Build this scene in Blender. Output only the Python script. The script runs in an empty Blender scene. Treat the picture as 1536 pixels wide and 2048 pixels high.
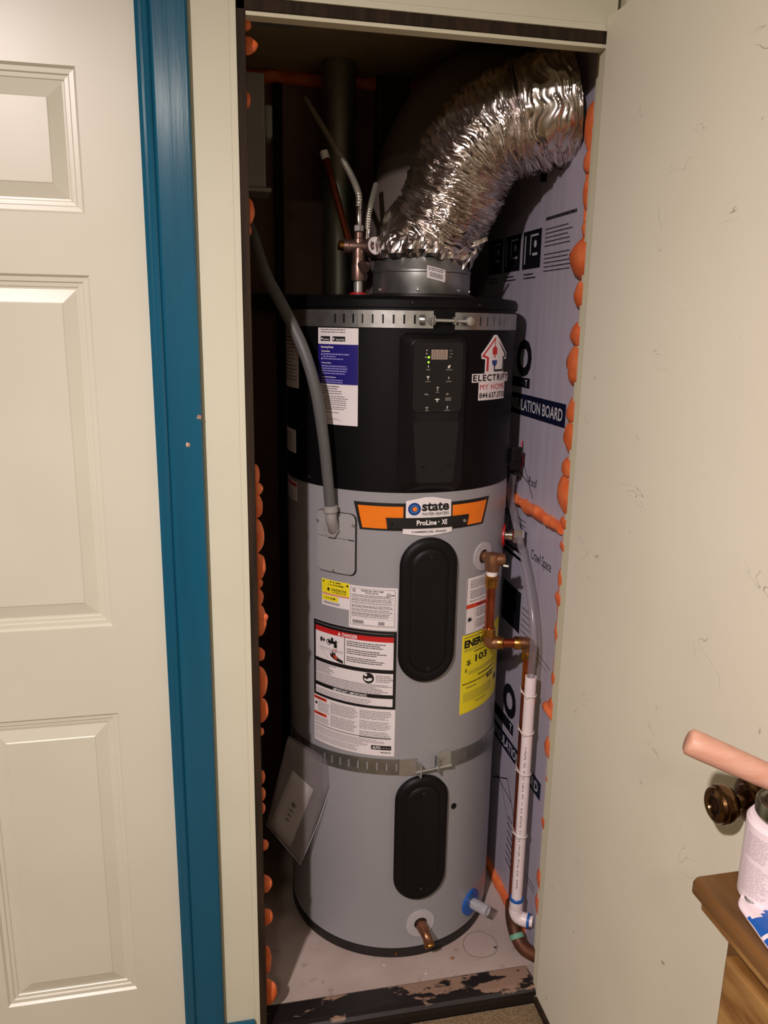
import bpy, bmesh, math, random
from mathutils import Vector, Matrix, noise
random.seed(7)
S = bpy.context.scene
COL = S.collection
PI = math.pi
def R_(d): return math.radians(d)
# ------------------------------------------------------------------ camera (phone held 1.55 m above the closet floor)
F_PX, PITCH, ROLL, YAW = 1586.293, 0.235502, 0.016857, 0.210067
CAM = Vector((0, 0, 1.5515))
FW = Vector((math.sin(YAW)*math.cos(PITCH), math.cos(YAW)*math.cos(PITCH), -math.sin(PITCH)))
_r = Vector((math.cos(YAW), -math.sin(YAW), 0)); _u = _r.cross(FW)
RT = _r*math.cos(ROLL) + _u*math.sin(ROLL); UP = -_r*math.sin(ROLL) + _u*math.cos(ROLL)
cd = bpy.data.cameras.new('camera'); co = bpy.data.objects.new('camera', cd); COL.objects.link(co)
m = Matrix.Identity(4)
for i in range(3): m[i][0], m[i][1], m[i][2], m[i][3] = RT[i], UP[i], -FW[i], CAM[i]
co.matrix_world = m
cd.sensor_fit = 'HORIZONTAL'; cd.sensor_width = 36.0; cd.lens = 36.0*F_PX/1536.0; cd.clip_start = 0.02
S.camera = co
# ------------------------------------------------------------------ world, exposure
w = bpy.data.worlds.new('world'); S.world = w; w.use_nodes = True
w.node_tree.nodes['Background'].inputs[0].default_value = (0.02, 0.02, 0.02, 1)
w.node_tree.nodes['Background'].inputs[1].default_value = 0.2
S.view_settings.view_transform = 'Standard'; S.view_settings.look = 'None'
S.view_settings.exposure = 0.0; S.view_settings.gamma = 1.0; S.view_settings.use_curve_mapping = False
# lamps: recessed downlight throws hard shadows; soft unseen lamp added for fill and sheen
LAMP = Vector((-0.84, -0.60, 2.56)); FILL_LAMP = Vector((-0.36, -1.25, 2.52))
P_SPOT, P_FILL = 290.0, 13.0
ld = bpy.data.lights.new('downlight_beam', 'SPOT'); ld.energy = P_SPOT; ld.color = (1.0, 0.86, 0.84)
ld.spot_size = R_(110); ld.spot_blend = 1.0; ld.shadow_soft_size = 0.042
lo = bpy.data.objects.new('downlight_beam', ld); lo.location = LAMP; lo.rotation_euler = (R_(38), 0, R_(-40)); COL.objects.link(lo)
ld2 = bpy.data.lights.new('fill_light', 'AREA'); ld2.energy = P_FILL; ld2.color = (1.0, 0.92, 0.80); ld2.shape = 'DISK'; ld2.size = 0.22
lo2 = bpy.data.objects.new('fill_light', ld2); lo2.location = FILL_LAMP; COL.objects.link(lo2)

# ------------------------------------------------------------------ pixel helpers: a pixel gives a direction, the plane gives the distance
def ray(x, y): return (FW*F_PX + RT*(x-768) - UP*(y-1024)).normalized()
def onX(x, y, X): d = ray(x, y); return CAM + d*(X/d.x)
def onY(x, y, Y): d = ray(x, y); return CAM + d*(Y/d.y)
def onZ(x, y, Z): d = ray(x, y); return CAM + d*((Z-CAM.z)/d.z)
TC = Vector((0.4366, 1.8966)); TR = 0.270
def cp(th, z, R=TR):
    a = R_(th); return Vector((TC.x + R*math.sin(a), TC.y - R*math.cos(a), z))

# ------------------------------------------------------------------ materials
def lin(c):
    return tuple((v/255/12.92 if v/255 <= .04045 else ((v/255+.055)/1.055)**2.4) for v in c) + (1,)
MATS = {}
def mat(name, rgb=(200,200,200), rough=.5, metal=0.0, var=None, vscale=6.0, bump=0.0, bscale=40.0, stretch=(1,1,1), spec=.5, coat=0, alpha=1, emit=None, trans=0, bdist=.002, detail=4):
    if name in MATS: return MATS[name]
    M = bpy.data.materials.new(name); M.use_nodes = True
    nt = M.node_tree; b = nt.nodes['Principled BSDF']
    b.inputs['Base Color'].default_value = lin(rgb); b.inputs['Roughness'].default_value = rough
    b.inputs['Metallic'].default_value = metal; b.inputs['Specular IOR Level'].default_value = spec
    b.inputs['Coat Weight'].default_value = coat; b.inputs['Alpha'].default_value = alpha
    b.inputs['Transmission Weight'].default_value = trans
    tc = nt.nodes.new('ShaderNodeTexCoord'); mp = nt.nodes.new('ShaderNodeMapping'); mp.inputs['Scale'].default_value = stretch
    nt.links.new(tc.outputs['Object'], mp.inputs['Vector'])
    nz = nt.nodes.new('ShaderNodeTexNoise'); nz.inputs['Scale'].default_value = vscale; nz.inputs['Detail'].default_value = detail
    nt.links.new(mp.outputs[0], nz.inputs['Vector'])
    cr = nt.nodes.new('ShaderNodeValToRGB')
    v2 = var or tuple(min(255, int(c*.965)) for c in rgb)
    cr.color_ramp.elements[0].position = .35; cr.color_ramp.elements[1].position = .65
    cr.color_ramp.elements[0].color = lin(v2); cr.color_ramp.elements[1].color = lin(rgb)
    nt.links.new(nz.outputs['Fac'], cr.inputs[0]); nt.links.new(cr.outputs[0], b.inputs['Base Color'])
    if bump:
        n2 = nt.nodes.new('ShaderNodeTexNoise'); n2.inputs['Scale'].default_value = bscale; n2.inputs['Detail'].default_value = 5
        nt.links.new(mp.outputs[0], n2.inputs['Vector'])
        bp = nt.nodes.new('ShaderNodeBump'); bp.inputs['Strength'].default_value = bump; bp.inputs['Distance'].default_value = bdist
        nt.links.new(n2.outputs['Fac'], bp.inputs['Height']); nt.links.new(bp.outputs[0], b.inputs['Normal'])
    if emit:
        b.inputs['Emission Color'].default_value = lin(emit[0]); b.inputs['Emission Strength'].default_value = emit[1]
    MATS[name] = M; return M
def nodes(M): return M.node_tree, M.node_tree.nodes['Principled BSDF']

mat('cream_wall', (214,213,190), .62, var=(207,205,181), vscale=3, bump=.25, bscale=55, bdist=.0015)
mat('white_trim', (218,215,188), .5, var=(210,206,178), vscale=5, bump=.3, bscale=30, stretch=(1,1,.3))
mat('room_wall', (214,208,184), .7)
mat('ceiling_paint', (225,222,212), .8)
mat('panel_door', (216,214,196), .33, var=(212,209,191), vscale=4, bump=.06, bscale=120, bdist=.0006)
mat('teal_paint', (20,90,118), .2, var=(17,82,108), vscale=8, bump=.35, bscale=22, stretch=(3,1,.18), bdist=.0012)
mat('dark_jamb', (56,42,30), .75, spec=.2, var=(38,30,22), vscale=14, stretch=(6,6,.5), bump=.2)
mat('carpet', (150,128,98), .95, var=(122,100,72), vscale=160, bump=.8, bscale=300, bdist=.004)
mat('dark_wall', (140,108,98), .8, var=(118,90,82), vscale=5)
mat('closet_drywall', (104,98,90), .85, var=(82,74,64), vscale=4)
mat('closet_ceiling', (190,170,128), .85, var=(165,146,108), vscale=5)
mat('foam_board', (184,178,194), .45, var=(174,168,184), vscale=3, stretch=(1,14,.8), bump=.08, bscale=60)
mat('board_ink', (14,14,24), .5)
mat('board_navy', (16,20,48), .45)
mat('board_white', (205,205,212), .5)
mat('foam_orange', (238,128,74), .42, var=(226,106,56), vscale=28, bump=.5, bscale=46, bdist=.004)
mat('tank_grey', (151,150,154), .36, var=(148,147,151), vscale=4, coat=.15)
mat('shroud_black', (10,10,11), .5, spec=.16, var=(8,8,9), vscale=5, bump=.1, bscale=260, bdist=.0004)
mat('plastic_black', (17,16,16), .5, spec=.22, var=(14,13,13), vscale=9, bump=.12, bscale=240, bdist=.0004)
mat('panel_face', (26,25,24), .5, spec=.25, bump=.1, bscale=300, bdist=.0003)
mat('base_black', (26,23,22), .5)
mat('paper_white', (232,226,226), .45, var=(228,221,222))
mat('ink_black', (18,17,18), .5)
mat('ink_grey', (84,76,78), .55)
mat('ink_light', (132,122,126), .55)
mat('can_ink', (196,182,188), .5)
mat('escutcheon_grey', (186,182,186), .4)
mat('ink_white', (240,236,236), .5)
mat('ink_red', (196,34,36), .45)
mat('ink_redorange', (214,70,42), .45)
mat('ink_navy', (33,26,116), .4)
mat('ink_navy_light', (150,144,205), .5)
mat('label_yellow', (238,222,40), .42, var=(232,214,36))
mat('badge_orange', (245,128,28), .35)
mat('badge_blue', (28,60,132), .35)
mat('badge_cyan', (70,160,205), .35)
mat('steel', (200,200,196), .34, metal=.8, var=(178,178,174), vscale=18, bump=.08, bscale=80)
mat('galvanised', (172,174,172), .36, metal=.88, var=(146,148,146), vscale=26, bump=.12, bscale=34)
mat('chrome', (225,225,228), .1, metal=1)
mat('flue_metal', (170,170,158), .42, metal=.8, var=(140,140,128), vscale=7, stretch=(6,6,.6))
mat('copper', (190,104,74), .3, metal=1, var=(160,82,58), vscale=22, bump=.05)
mat('copper_old', (108,66,44), .55, metal=.55, var=(74,48,36), vscale=24, bump=.3)
mat('brass', (200,150,82), .26, metal=1, var=(166,116,60), vscale=26)
mat('bronze_fitting', (168,122,92), .38, metal=.9, var=(142,100,76), vscale=24, bump=.25)
mat('teflon', (235,228,226), .6)
mat('pvc_white', (236,224,226), .35, var=(230,216,220))
mat('pvc_blue', (22,88,170), .4)
mat('pvc_ink', (62,52,58), .5)
mat('tie_white', (225,218,212), .45)
mat('conduit_grey', (92,92,92), .5, var=(86,86,86), bump=.1)
mat('fitting_grey', (152,148,146), .45, bump=.1)
mat('plate_grey', (158,156,158), .4)
mat('red_plastic', (196,24,28), .4)
mat('blue_plastic', (26,92,178), .4)
mat('red_wire', (190,20,50), .4)
mat('valve_bronze', (150,122,112), .35, metal=.85, var=(126,100,92), vscale=20)
mat('door_slab', (232,228,208), .5, var=(226,221,200), vscale=2.2, bump=.12, bscale=30)
mat('knob_bronze', (122,92,62), .24, metal=1, var=(86,64,44), vscale=14)
mat('knob_dark', (52,38,28), .35, metal=1)
mat('chip_wood', (196,164,146), .7, var=(150,110,92), vscale=120)
mat('oak', (124,86,42), .45, var=(88,56,24), vscale=7, stretch=(5,.7,5), bump=.15, bscale=30)
mat('oak_worn', (168,128,74), .5, var=(122,82,38), vscale=10, stretch=(4,.8,4), bump=.15)
mat('handle_wood', (216,166,142), .5, var=(206,150,126), vscale=34, stretch=(1,1,5), bump=.15)
mat('tin', (170,168,150), .32, metal=1, var=(120,118,104), vscale=30)
mat('can_white', (240,226,230), .34, var=(234,216,222))
mat('hose_steel', (205,200,186), .3, metal=.65)
mat('dark_metal', (46,44,42), .45, metal=.6)
mat('box_grey', (150,150,142), .55)
mat('stud_wood', (92,76,44), .8, var=(74,60,36), vscale=10, stretch=(6,6,.6))
mat('jacket_grey', (112,100,94), .6, var=(104,92,86), vscale=5, bump=.1, bscale=14, bdist=.004)
mat('black_gap', (14,12,12), .8)
mat('stain_dark', (50,44,60), .7)
mat('lamp_lens', (255,240,225), .6, emit=((255,235,225), 6))
mat('fill_lens', (255,244,220), .6, emit=((255,238,205), 1.5))
mat('led_green', (150,255,60), .4, emit=((160,255,50), 1.6))
mat('display_tan', (150,132,118), .4)
mat('display_segment', (104,90,80), .4)
mat('icon_grey', (126,124,120), .5)
mat('icon_white', (215,212,206), .5)

def clear_mat(name, rgb, alpha, rough=.15):
    M = mat(name, rgb, rough); nt, b = nodes(M)
    tr = nt.nodes.new('ShaderNodeBsdfTransparent'); mx = nt.nodes.new('ShaderNodeMixShader')
    lw = nt.nodes.new('ShaderNodeLayerWeight'); lw.inputs[0].default_value = .45
    mr = nt.nodes.new('ShaderNodeMapRange'); mr.inputs['To Min'].default_value = alpha; mr.inputs['To Max'].default_value = min(1, alpha+.55)
    nt.links.new(lw.outputs['Facing'], mr.inputs['Value']); nt.links.new(mr.outputs[0], mx.inputs[0])
    nt.links.new(tr.outputs[0], mx.inputs[1]); nt.links.new(b.outputs[0], mx.inputs[2])
    nt.links.new(mx.outputs[0], nt.nodes['Material Output'].inputs[0])
    return M
clear_mat('clear_tube', (150,142,152), .2)
clear_mat('clear_bag', (150,142,146), .16, .2)
clear_mat('clear_cap', (205,205,212), .3)

# foil: metallic with crinkled voronoi relief
M = mat('foil', (236,228,224), .27, metal=1, var=(196,186,176), vscale=12); nt, b = nodes(M)
tc = nt.nodes.new('ShaderNodeTexCoord'); vo = nt.nodes.new('ShaderNodeTexVoronoi'); vo.inputs['Scale'].default_value = 48
vo2 = nt.nodes.new('ShaderNodeTexNoise'); vo2.inputs['Scale'].default_value = 30; vo2.inputs['Detail'].default_value = 6
nt.links.new(tc.outputs['Object'], vo.inputs['Vector']); nt.links.new(tc.outputs['Object'], vo2.inputs['Vector'])
ad = nt.nodes.new('ShaderNodeMath'); ad.operation = 'ADD'; nt.links.new(vo.outputs['Distance'], ad.inputs[0]); nt.links.new(vo2.outputs['Fac'], ad.inputs[1])
bp = nt.nodes.new('ShaderNodeBump'); bp.inputs['Strength'].default_value = .14; bp.inputs['Distance'].default_value = .003
nt.links.new(ad.outputs[0], bp.inputs['Height']); nt.links.new(bp.outputs[0], b.inputs['Normal'])

# closet floor: grey-pink board with dirt and a ring stain
M = mat('closet_floor', (186,170,162), .6, var=(172,154,146), vscale=7, bump=.1, bscale=60); nt, b = nodes(M)
tc = nt.nodes.new('ShaderNodeTexCoord')
RING = onZ(960, 1889, 0)
sub = nt.nodes.new('ShaderNodeVectorMath'); sub.operation = 'SUBTRACT'; sub.inputs[1].default_value = (RING.x, RING.y, 0)
sc = nt.nodes.new('ShaderNodeVectorMath'); sc.operation = 'MULTIPLY'; sc.inputs[1].default_value = (1, 1, 0)
ln = nt.nodes.new('ShaderNodeVectorMath'); ln.operation = 'LENGTH'
nt.links.new(tc.outputs['Object'], sub.inputs[0]); nt.links.new(sub.outputs[0], sc.inputs[0]); nt.links.new(sc.outputs[0], ln.inputs[0])
wn = nt.nodes.new('ShaderNodeTexNoise'); wn.inputs['Scale'].default_value = 18; nt.links.new(tc.outputs['Object'], wn.inputs['Vector'])
ma = nt.nodes.new('ShaderNodeMath'); ma.operation = 'MULTIPLY_ADD'; ma.inputs[1].default_value = .012; nt.links.new(wn.outputs['Fac'], ma.inputs[0]); nt.links.new(ln.outputs['Value'], ma.inputs[2])
cmpn = nt.nodes.new('ShaderNodeMath'); cmpn.operation = 'COMPARE'; cmpn.inputs[1].default_value = .050; cmpn.inputs[2].default_value = .0016; nt.links.new(ma.outputs[0], cmpn.inputs[0])
dn = nt.nodes.new('ShaderNodeTexNoise'); dn.inputs['Scale'].default_value = 26; dn.inputs['Detail'].default_value = 6; nt.links.new(tc.outputs['Object'], dn.inputs['Vector'])
dr = nt.nodes.new('ShaderNodeMapRange'); dr.inputs['From Min'].default_value = .62; dr.inputs['From Max'].default_value = .74; nt.links.new(dn.outputs['Fac'], dr.inputs['Value'])
mxm = nt.nodes.new('ShaderNodeMath'); mxm.operation = 'MAXIMUM'; nt.links.new(cmpn.outputs[0], mxm.inputs[0]); nt.links.new(dr.outputs[0], mxm.inputs[1])
sm = nt.nodes.new('ShaderNodeMath'); sm.operation = 'MULTIPLY'; sm.inputs[1].default_value = .5; nt.links.new(mxm.outputs[0], sm.inputs[0])
mc = nt.nodes.new('ShaderNodeMix'); mc.data_type = 'RGBA'; nt.links.new(sm.outputs[0], mc.inputs[0])
src = b.inputs['Base Color'].links[0].from_socket; nt.links.new(src, mc.inputs[6]); mc.inputs[7].default_value = lin((98,80,70)); nt.links.new(mc.outputs[2], b.inputs['Base Color'])

# threshold: near-black paint worn through to bare wood in patches
M = mat('worn_threshold', (24,20,20), .42, bump=.4, bscale=60, stretch=(.25,1,1)); nt, b = nodes(M)
tc = nt.nodes.new('ShaderNodeTexCoord'); mp = nt.nodes.new('ShaderNodeMapping'); mp.inputs['Scale'].default_value = (.7, 1.5, 1.5); mp.inputs['Location'].default_value = (.38, .1, 0)
n1 = nt.nodes.new('ShaderNodeTexNoise'); n1.inputs['Scale'].default_value = 9; n1.inputs['Detail'].default_value = 5; n1.inputs['Roughness'].default_value = .62
nt.links.new(tc.outputs['Object'], mp.inputs[0]); nt.links.new(mp.outputs[0], n1.inputs['Vector'])
r1 = nt.nodes.new('ShaderNodeMapRange'); r1.inputs['From Min'].default_value = .535; r1.inputs['From Max'].default_value = .56; nt.links.new(n1.outputs['Fac'], r1.inputs['Value'])
sx = nt.nodes.new('ShaderNodeSeparateXYZ'); nt.links.new(tc.outputs['Object'], sx.inputs[0])
rz = nt.nodes.new('ShaderNodeMapRange'); rz.inputs['From Min'].default_value = -.006; rz.inputs['From Max'].default_value = -.002; nt.links.new(sx.outputs['Z'], rz.inputs['Value'])
mm = nt.nodes.new('ShaderNodeMath'); mm.operation = 'MULTIPLY'; nt.links.new(r1.outputs[0], mm.inputs[0]); nt.links.new(rz.outputs[0], mm.inputs[1])
mc = nt.nodes.new('ShaderNodeMix'); mc.data_type = 'RGBA'; nt.links.new(mm.outputs[0], mc.inputs[0])
mc.inputs[6].default_value = lin((26,20,20)); mc.inputs[7].default_value = lin((146,118,100)); nt.links.new(mc.outputs[2], b.inputs['Base Color'])

# closet door: scuffs and faint pencil-like scratches on the paint
M = MATS['door_slab']; nt, b = nodes(M)
tc = nt.nodes.new('ShaderNodeTexCoord'); mp = nt.nodes.new('ShaderNodeMapping'); mp.inputs['Scale'].default_value = (1, 1.0, 2.1); mp.inputs['Rotation'].default_value = (.35, 0, 0)
nt.links.new(tc.outputs['Object'], mp.inputs[0])
n1 = nt.nodes.new('ShaderNodeTexNoise'); n1.inputs['Scale'].default_value = 5.5; n1.inputs['Detail'].default_value = 3; n1.inputs['Distortion'].default_value = .9; nt.links.new(mp.outputs[0], n1.inputs['Vector'])
c1 = nt.nodes.new('ShaderNodeMath'); c1.operation = 'COMPARE'; c1.inputs[1].default_value = .5; c1.inputs[2].default_value = .0022; nt.links.new(n1.outputs['Fac'], c1.inputs[0])
n2 = nt.nodes.new('ShaderNodeTexNoise'); n2.inputs['Scale'].default_value = 7; n2.inputs['Detail'].default_value = 2; nt.links.new(tc.outputs['Object'], n2.inputs['Vector'])
r2 = nt.nodes.new('ShaderNodeMapRange'); r2.inputs['From Min'].default_value = .60; r2.inputs['From Max'].default_value = .66; nt.links.new(n2.outputs['Fac'], r2.inputs['Value'])
m1 = nt.nodes.new('ShaderNodeMath'); m1.operation = 'MULTIPLY'; nt.links.new(c1.outputs[0], m1.inputs[0]); nt.links.new(r2.outputs[0], m1.inputs[1])
n3 = nt.nodes.new('ShaderNodeTexNoise'); n3.inputs['Scale'].default_value = 34; n3.inputs['Detail'].default_value = 2; nt.links.new(tc.outputs['Object'], n3.inputs['Vector'])
r3 = nt.nodes.new('ShaderNodeMapRange'); r3.inputs['From Min'].default_value = .765; r3.inputs['From Max'].default_value = .80; nt.links.new(n3.outputs['Fac'], r3.inputs['Value'])
m2 = nt.nodes.new('ShaderNodeMath'); m2.operation = 'MAXIMUM'; nt.links.new(m1.outputs[0], m2.inputs[0]); nt.links.new(r3.outputs[0], m2.inputs[1])
m3 = nt.nodes.new('ShaderNodeMath'); m3.operation = 'MULTIPLY'; m3.inputs[1].default_value = .5; nt.links.new(m2.outputs[0], m3.inputs[0])
mc = nt.nodes.new('ShaderNodeMix'); mc.data_type = 'RGBA'; nt.links.new(m3.outputs[0], mc.inputs[0])
src = b.inputs['Base Color'].links[0].from_socket; nt.links.new(src, mc.inputs[6]); mc.inputs[7].default_value = lin((112,92,84)); nt.links.new(mc.outputs[2], b.inputs['Base Color'])

# ------------------------------------------------------------------ object helpers
def put(name, me, mats, parent=None, smooth=False, loc=None, rot=None):
    o = bpy.data.objects.new(name, me); COL.objects.link(o)
    if mats is not None and not me.materials:
        for k in (mats if isinstance(mats, (list, tuple)) else [mats]): me.materials.append(MATS[k])
    if smooth: me.shade_smooth()
    if parent is not None:
        o.parent = parent
        o.matrix_parent_inverse = Matrix.Translation(-WORLD[parent.name])
    WORLD[o.name] = Vector((0, 0, 0))
    if loc is not None: o.location = loc; WORLD[o.name] = Vector(loc)
    if rot is not None: o.rotation_euler = rot
    return o
WORLD = {}
def thing(name, loc, label, cat, group=None, kind=None):
    o = bpy.data.objects.new(name, None); COL.objects.link(o); o.location = loc; o.empty_display_size = .05
    WORLD[o.name] = Vector(loc); return tag(o, label, cat, group, kind)
def tag(o, label=None, cat=None, group=None, kind=None):
    if label: o['label'] = label
    if cat: o['category'] = cat
    if group: o['group'] = group
    if kind: o['kind'] = kind
    return o
def mesh(name, vs, fs, mats, parent=None, smooth=False, slots=None):
    me = bpy.data.meshes.new(name); me.from_pydata([tuple(v) for v in vs], [], fs); me.update()
    o = put(name, me, mats, parent, smooth)
    if slots: me.polygons.foreach_set('material_index', slots)
    return o
def bm_obj(name, bm, mats, parent=None, smooth=False, loc=None, rot=None):
    me = bpy.data.meshes.new(name); bmesh.ops.recalc_face_normals(bm, faces=bm.faces); bm.to_mesh(me); bm.free()
    return put(name, me, mats, parent, smooth, loc, rot)
def add_box(bm, lo, hi, bev=0, seg=2):
    r = bmesh.ops.create_cube(bm, size=1); vs = r['verts']
    for v in vs:
        for k in range(3): v.co[k] = (lo[k]+hi[k])/2 + v.co[k]*(hi[k]-lo[k])
    if bev:
        es = list({e for v in vs for e in v.link_edges})
        bmesh.ops.bevel(bm, geom=es, offset=bev, segments=seg, profile=.5, affect='EDGES')
def box(name, lo, hi, mt, parent=None, bev=0, seg=2):
    bm = bmesh.new(); add_box(bm, lo, hi, bev, seg); return bm_obj(name, bm, mt, parent)
def boxes(name, lst, mt, parent=None, bev=0):
    bm = bmesh.new()
    for lo, hi in lst: add_box(bm, lo, hi, bev)
    return bm_obj(name, bm, mt, parent)
def struct(o, label=None, cat=None):
    o['kind'] = 'structure'
    if label: o['label'] = label
    if cat: o['category'] = cat
    return o
def frame_of(n):
    n = Vector(n).normalized(); a = Vector((0,0,1)) if abs(n.z) < .9 else Vector((1,0,0))
    u = a.cross(n).normalized(); return u, n.cross(u), n
def lathe_data(prof, base, axis, seg=32, caps=True):
    u, v, n = frame_of(axis); base = Vector(base); vs = []; fs = []
    for r, h in prof:
        for k in range(seg):
            a = 2*PI*k/seg; vs.append(base + n*h + (u*math.cos(a)+v*math.sin(a))*r)
    for i in range(len(prof)-1):
        for k in range(seg):
            k2 = (k+1) % seg; fs.append((i*seg+k, i*seg+k2, (i+1)*seg+k2, (i+1)*seg+k))
    if caps:
        fs.append(tuple(reversed(range(seg)))); fs.append(tuple((len(prof)-1)*seg+k for k in range(seg)))
    return vs, fs
def autosmooth(o, ang=40):
    me = o.data; me.shade_smooth()
    bm = bmesh.new(); bm.from_mesh(me)
    for e in bm.edges:
        if len(e.link_faces) == 2 and e.calc_face_angle(0) > R_(ang): e.smooth = False
    bm.to_mesh(me); bm.free(); return o
def lathe(name, prof, base, axis, mt, parent=None, seg=32, caps=True, ang=35):
    vs, fs = lathe_data(prof, base, axis, seg, caps)
    return autosmooth(mesh(name, vs, fs, mt, parent), ang)
def hexnut(name, base, axis, r, h, mt, parent=None): return mesh(name, *lathe_data([(r*.86,0),(r,h*.12),(r,h*.88),(r*.86,h)], base, axis, 6), mt, parent)
def spline(pts, n=12):
    P = [Vector(p) for p in pts]; P = [P[0]*2-P[1]] + P + [P[-1]*2-P[-2]]; out = []
    for i in range(1, len(P)-2):
        for k in range(n):
            t = k/n; a, b_, c, d = P[i-1], P[i], P[i+1], P[i+2]
            out.append(.5*((2*b_) + (-a+c)*t + (2*a-5*b_+4*c-d)*t*t + (-a+3*b_-3*c+d)*t*t*t))
    out.append(P[-2]); return out
def sweep_data(pts, rad, seg=16, caps=True):
    pts = [Vector(p) for p in pts]; n = len(pts); vs = []; fs = []
    t = (pts[1]-pts[0]).normalized(); u, v, _ = frame_of(t)
    for i, p in enumerate(pts):
        t2 = (pts[min(i+1, n-1)]-pts[max(i-1, 0)]).normalized()
        q = t.rotation_difference(t2); u = q @ u; v = q @ v; t = t2
        for k in range(seg):
            a = 2*PI*k/seg
            r = rad(i, a) if callable(rad) else (rad[i] if isinstance(rad, (list, tuple)) else rad)
            vs.append(p + (u*math.cos(a)+v*math.sin(a))*r)
    for i in range(n-1):
        for k in range(seg):
            k2 = (k+1) % seg; fs.append((i*seg+k, i*seg+k2, (i+1)*seg+k2, (i+1)*seg+k))
    if caps: fs.append(tuple(reversed(range(seg)))); fs.append(tuple((n-1)*seg+k for k in range(seg)))
    return vs, fs
def tube(name, pts, rad, mt, parent=None, seg=16, sm=0, caps=True):
    if sm:
        k0 = len(pts)-1; pts = spline(pts, sm)
        if isinstance(rad, (list, tuple)):
            m_ = len(pts)-1; rad = [rad[min(k0-1, int(i*k0/m_))]*(1-(i*k0/m_-min(k0-1, int(i*k0/m_)))) + rad[min(k0-1, int(i*k0/m_))+1]*(i*k0/m_-min(k0-1, int(i*k0/m_))) for i in range(m_+1)]
    vs, fs = sweep_data(pts, rad, seg, caps)
    return autosmooth(mesh(name, vs, fs, mt, parent), 50)
def corrugated(name, pts, r, pitch, mt, parent=None, amp=.16, sm=10):
    P = spline(pts, sm); L = [0]
    for a, b_ in zip(P, P[1:]): L.append(L[-1]+(b_-a).length)
    out = []; rr = []; n = int(L[-1]/pitch*6); j = 0
    for i in range(n+1):
        s = L[-1]*i/n
        while j < len(L)-2 and L[j+1] < s: j += 1
        out.append(P[j].lerp(P[j+1], (s-L[j])/max(1e-9, L[j+1]-L[j]))); rr.append(r*(1-amp+amp*abs(math.sin(PI*s/pitch))*1.6))
    vs, fs = sweep_data(out, rr, 14)
    return mesh(name, vs, fs, mt, parent, True)
def blob_data(c, rx, ry, rz, seed, amp=.22, sub=3):
    bm = bmesh.new(); bmesh.ops.create_icosphere(bm, subdivisions=sub, radius=1)
    vs = []; fs = []
    for v in bm.verts:
        d = 1 + amp*noise.noise(v.co*1.7 + Vector((seed*3.1, seed, 0))) + amp*.4*noise.noise(v.co*4+Vector((seed, 0, seed)))
        vs.append(Vector((c[0]+v.co.x*rx*d, c[1]+v.co.y*ry*d, c[2]+v.co.z*rz*d)))
    for f in bm.faces: fs.append(tuple(v.index for v in f.verts))
    bm.free(); return vs, fs
def joined(name, parts, mt, parent=None, smooth=True):
    V = []; Fc = []
    for vs, fs in parts:
        o = len(V); V += list(vs); Fc += [tuple(i+o for i in f) for f in fs]
    return mesh(name, V, Fc, mt, parent, smooth)

# printed labels -------------------------------------------------------------------------------------------
_TX = {}
def text_geo(s, bold=0.0, sp=1.0):
    key = (s, bold, sp)
    if key not in _TX:
        c = bpy.data.curves.new('lettering', 'FONT'); c.body = s; c.size = 1; c.offset = bold; c.space_character = sp; c.resolution_u = 3; c.fill_mode = 'FRONT'
        o = bpy.data.objects.new('lettering', c); COL.objects.link(o)
        me = o.to_mesh(); vs = [v.co.copy() for v in me.vertices]; fs = [tuple(p.vertices) for p in me.polygons]
        o.to_mesh_clear(); bpy.data.objects.remove(o); bpy.data.curves.remove(c)
        xs = [v.x for v in vs]; ys = [v.y for v in vs]
        x0, x1, y0, y1 = min(xs), max(xs), min(ys), max(ys)
        _TX[key] = ([((v.x-x0)/(x1-x0), 1-(v.y-y0)/(y1-y0)) for v in vs], fs, (x1-x0)/(y1-y0))
    return _TX[key]
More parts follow.
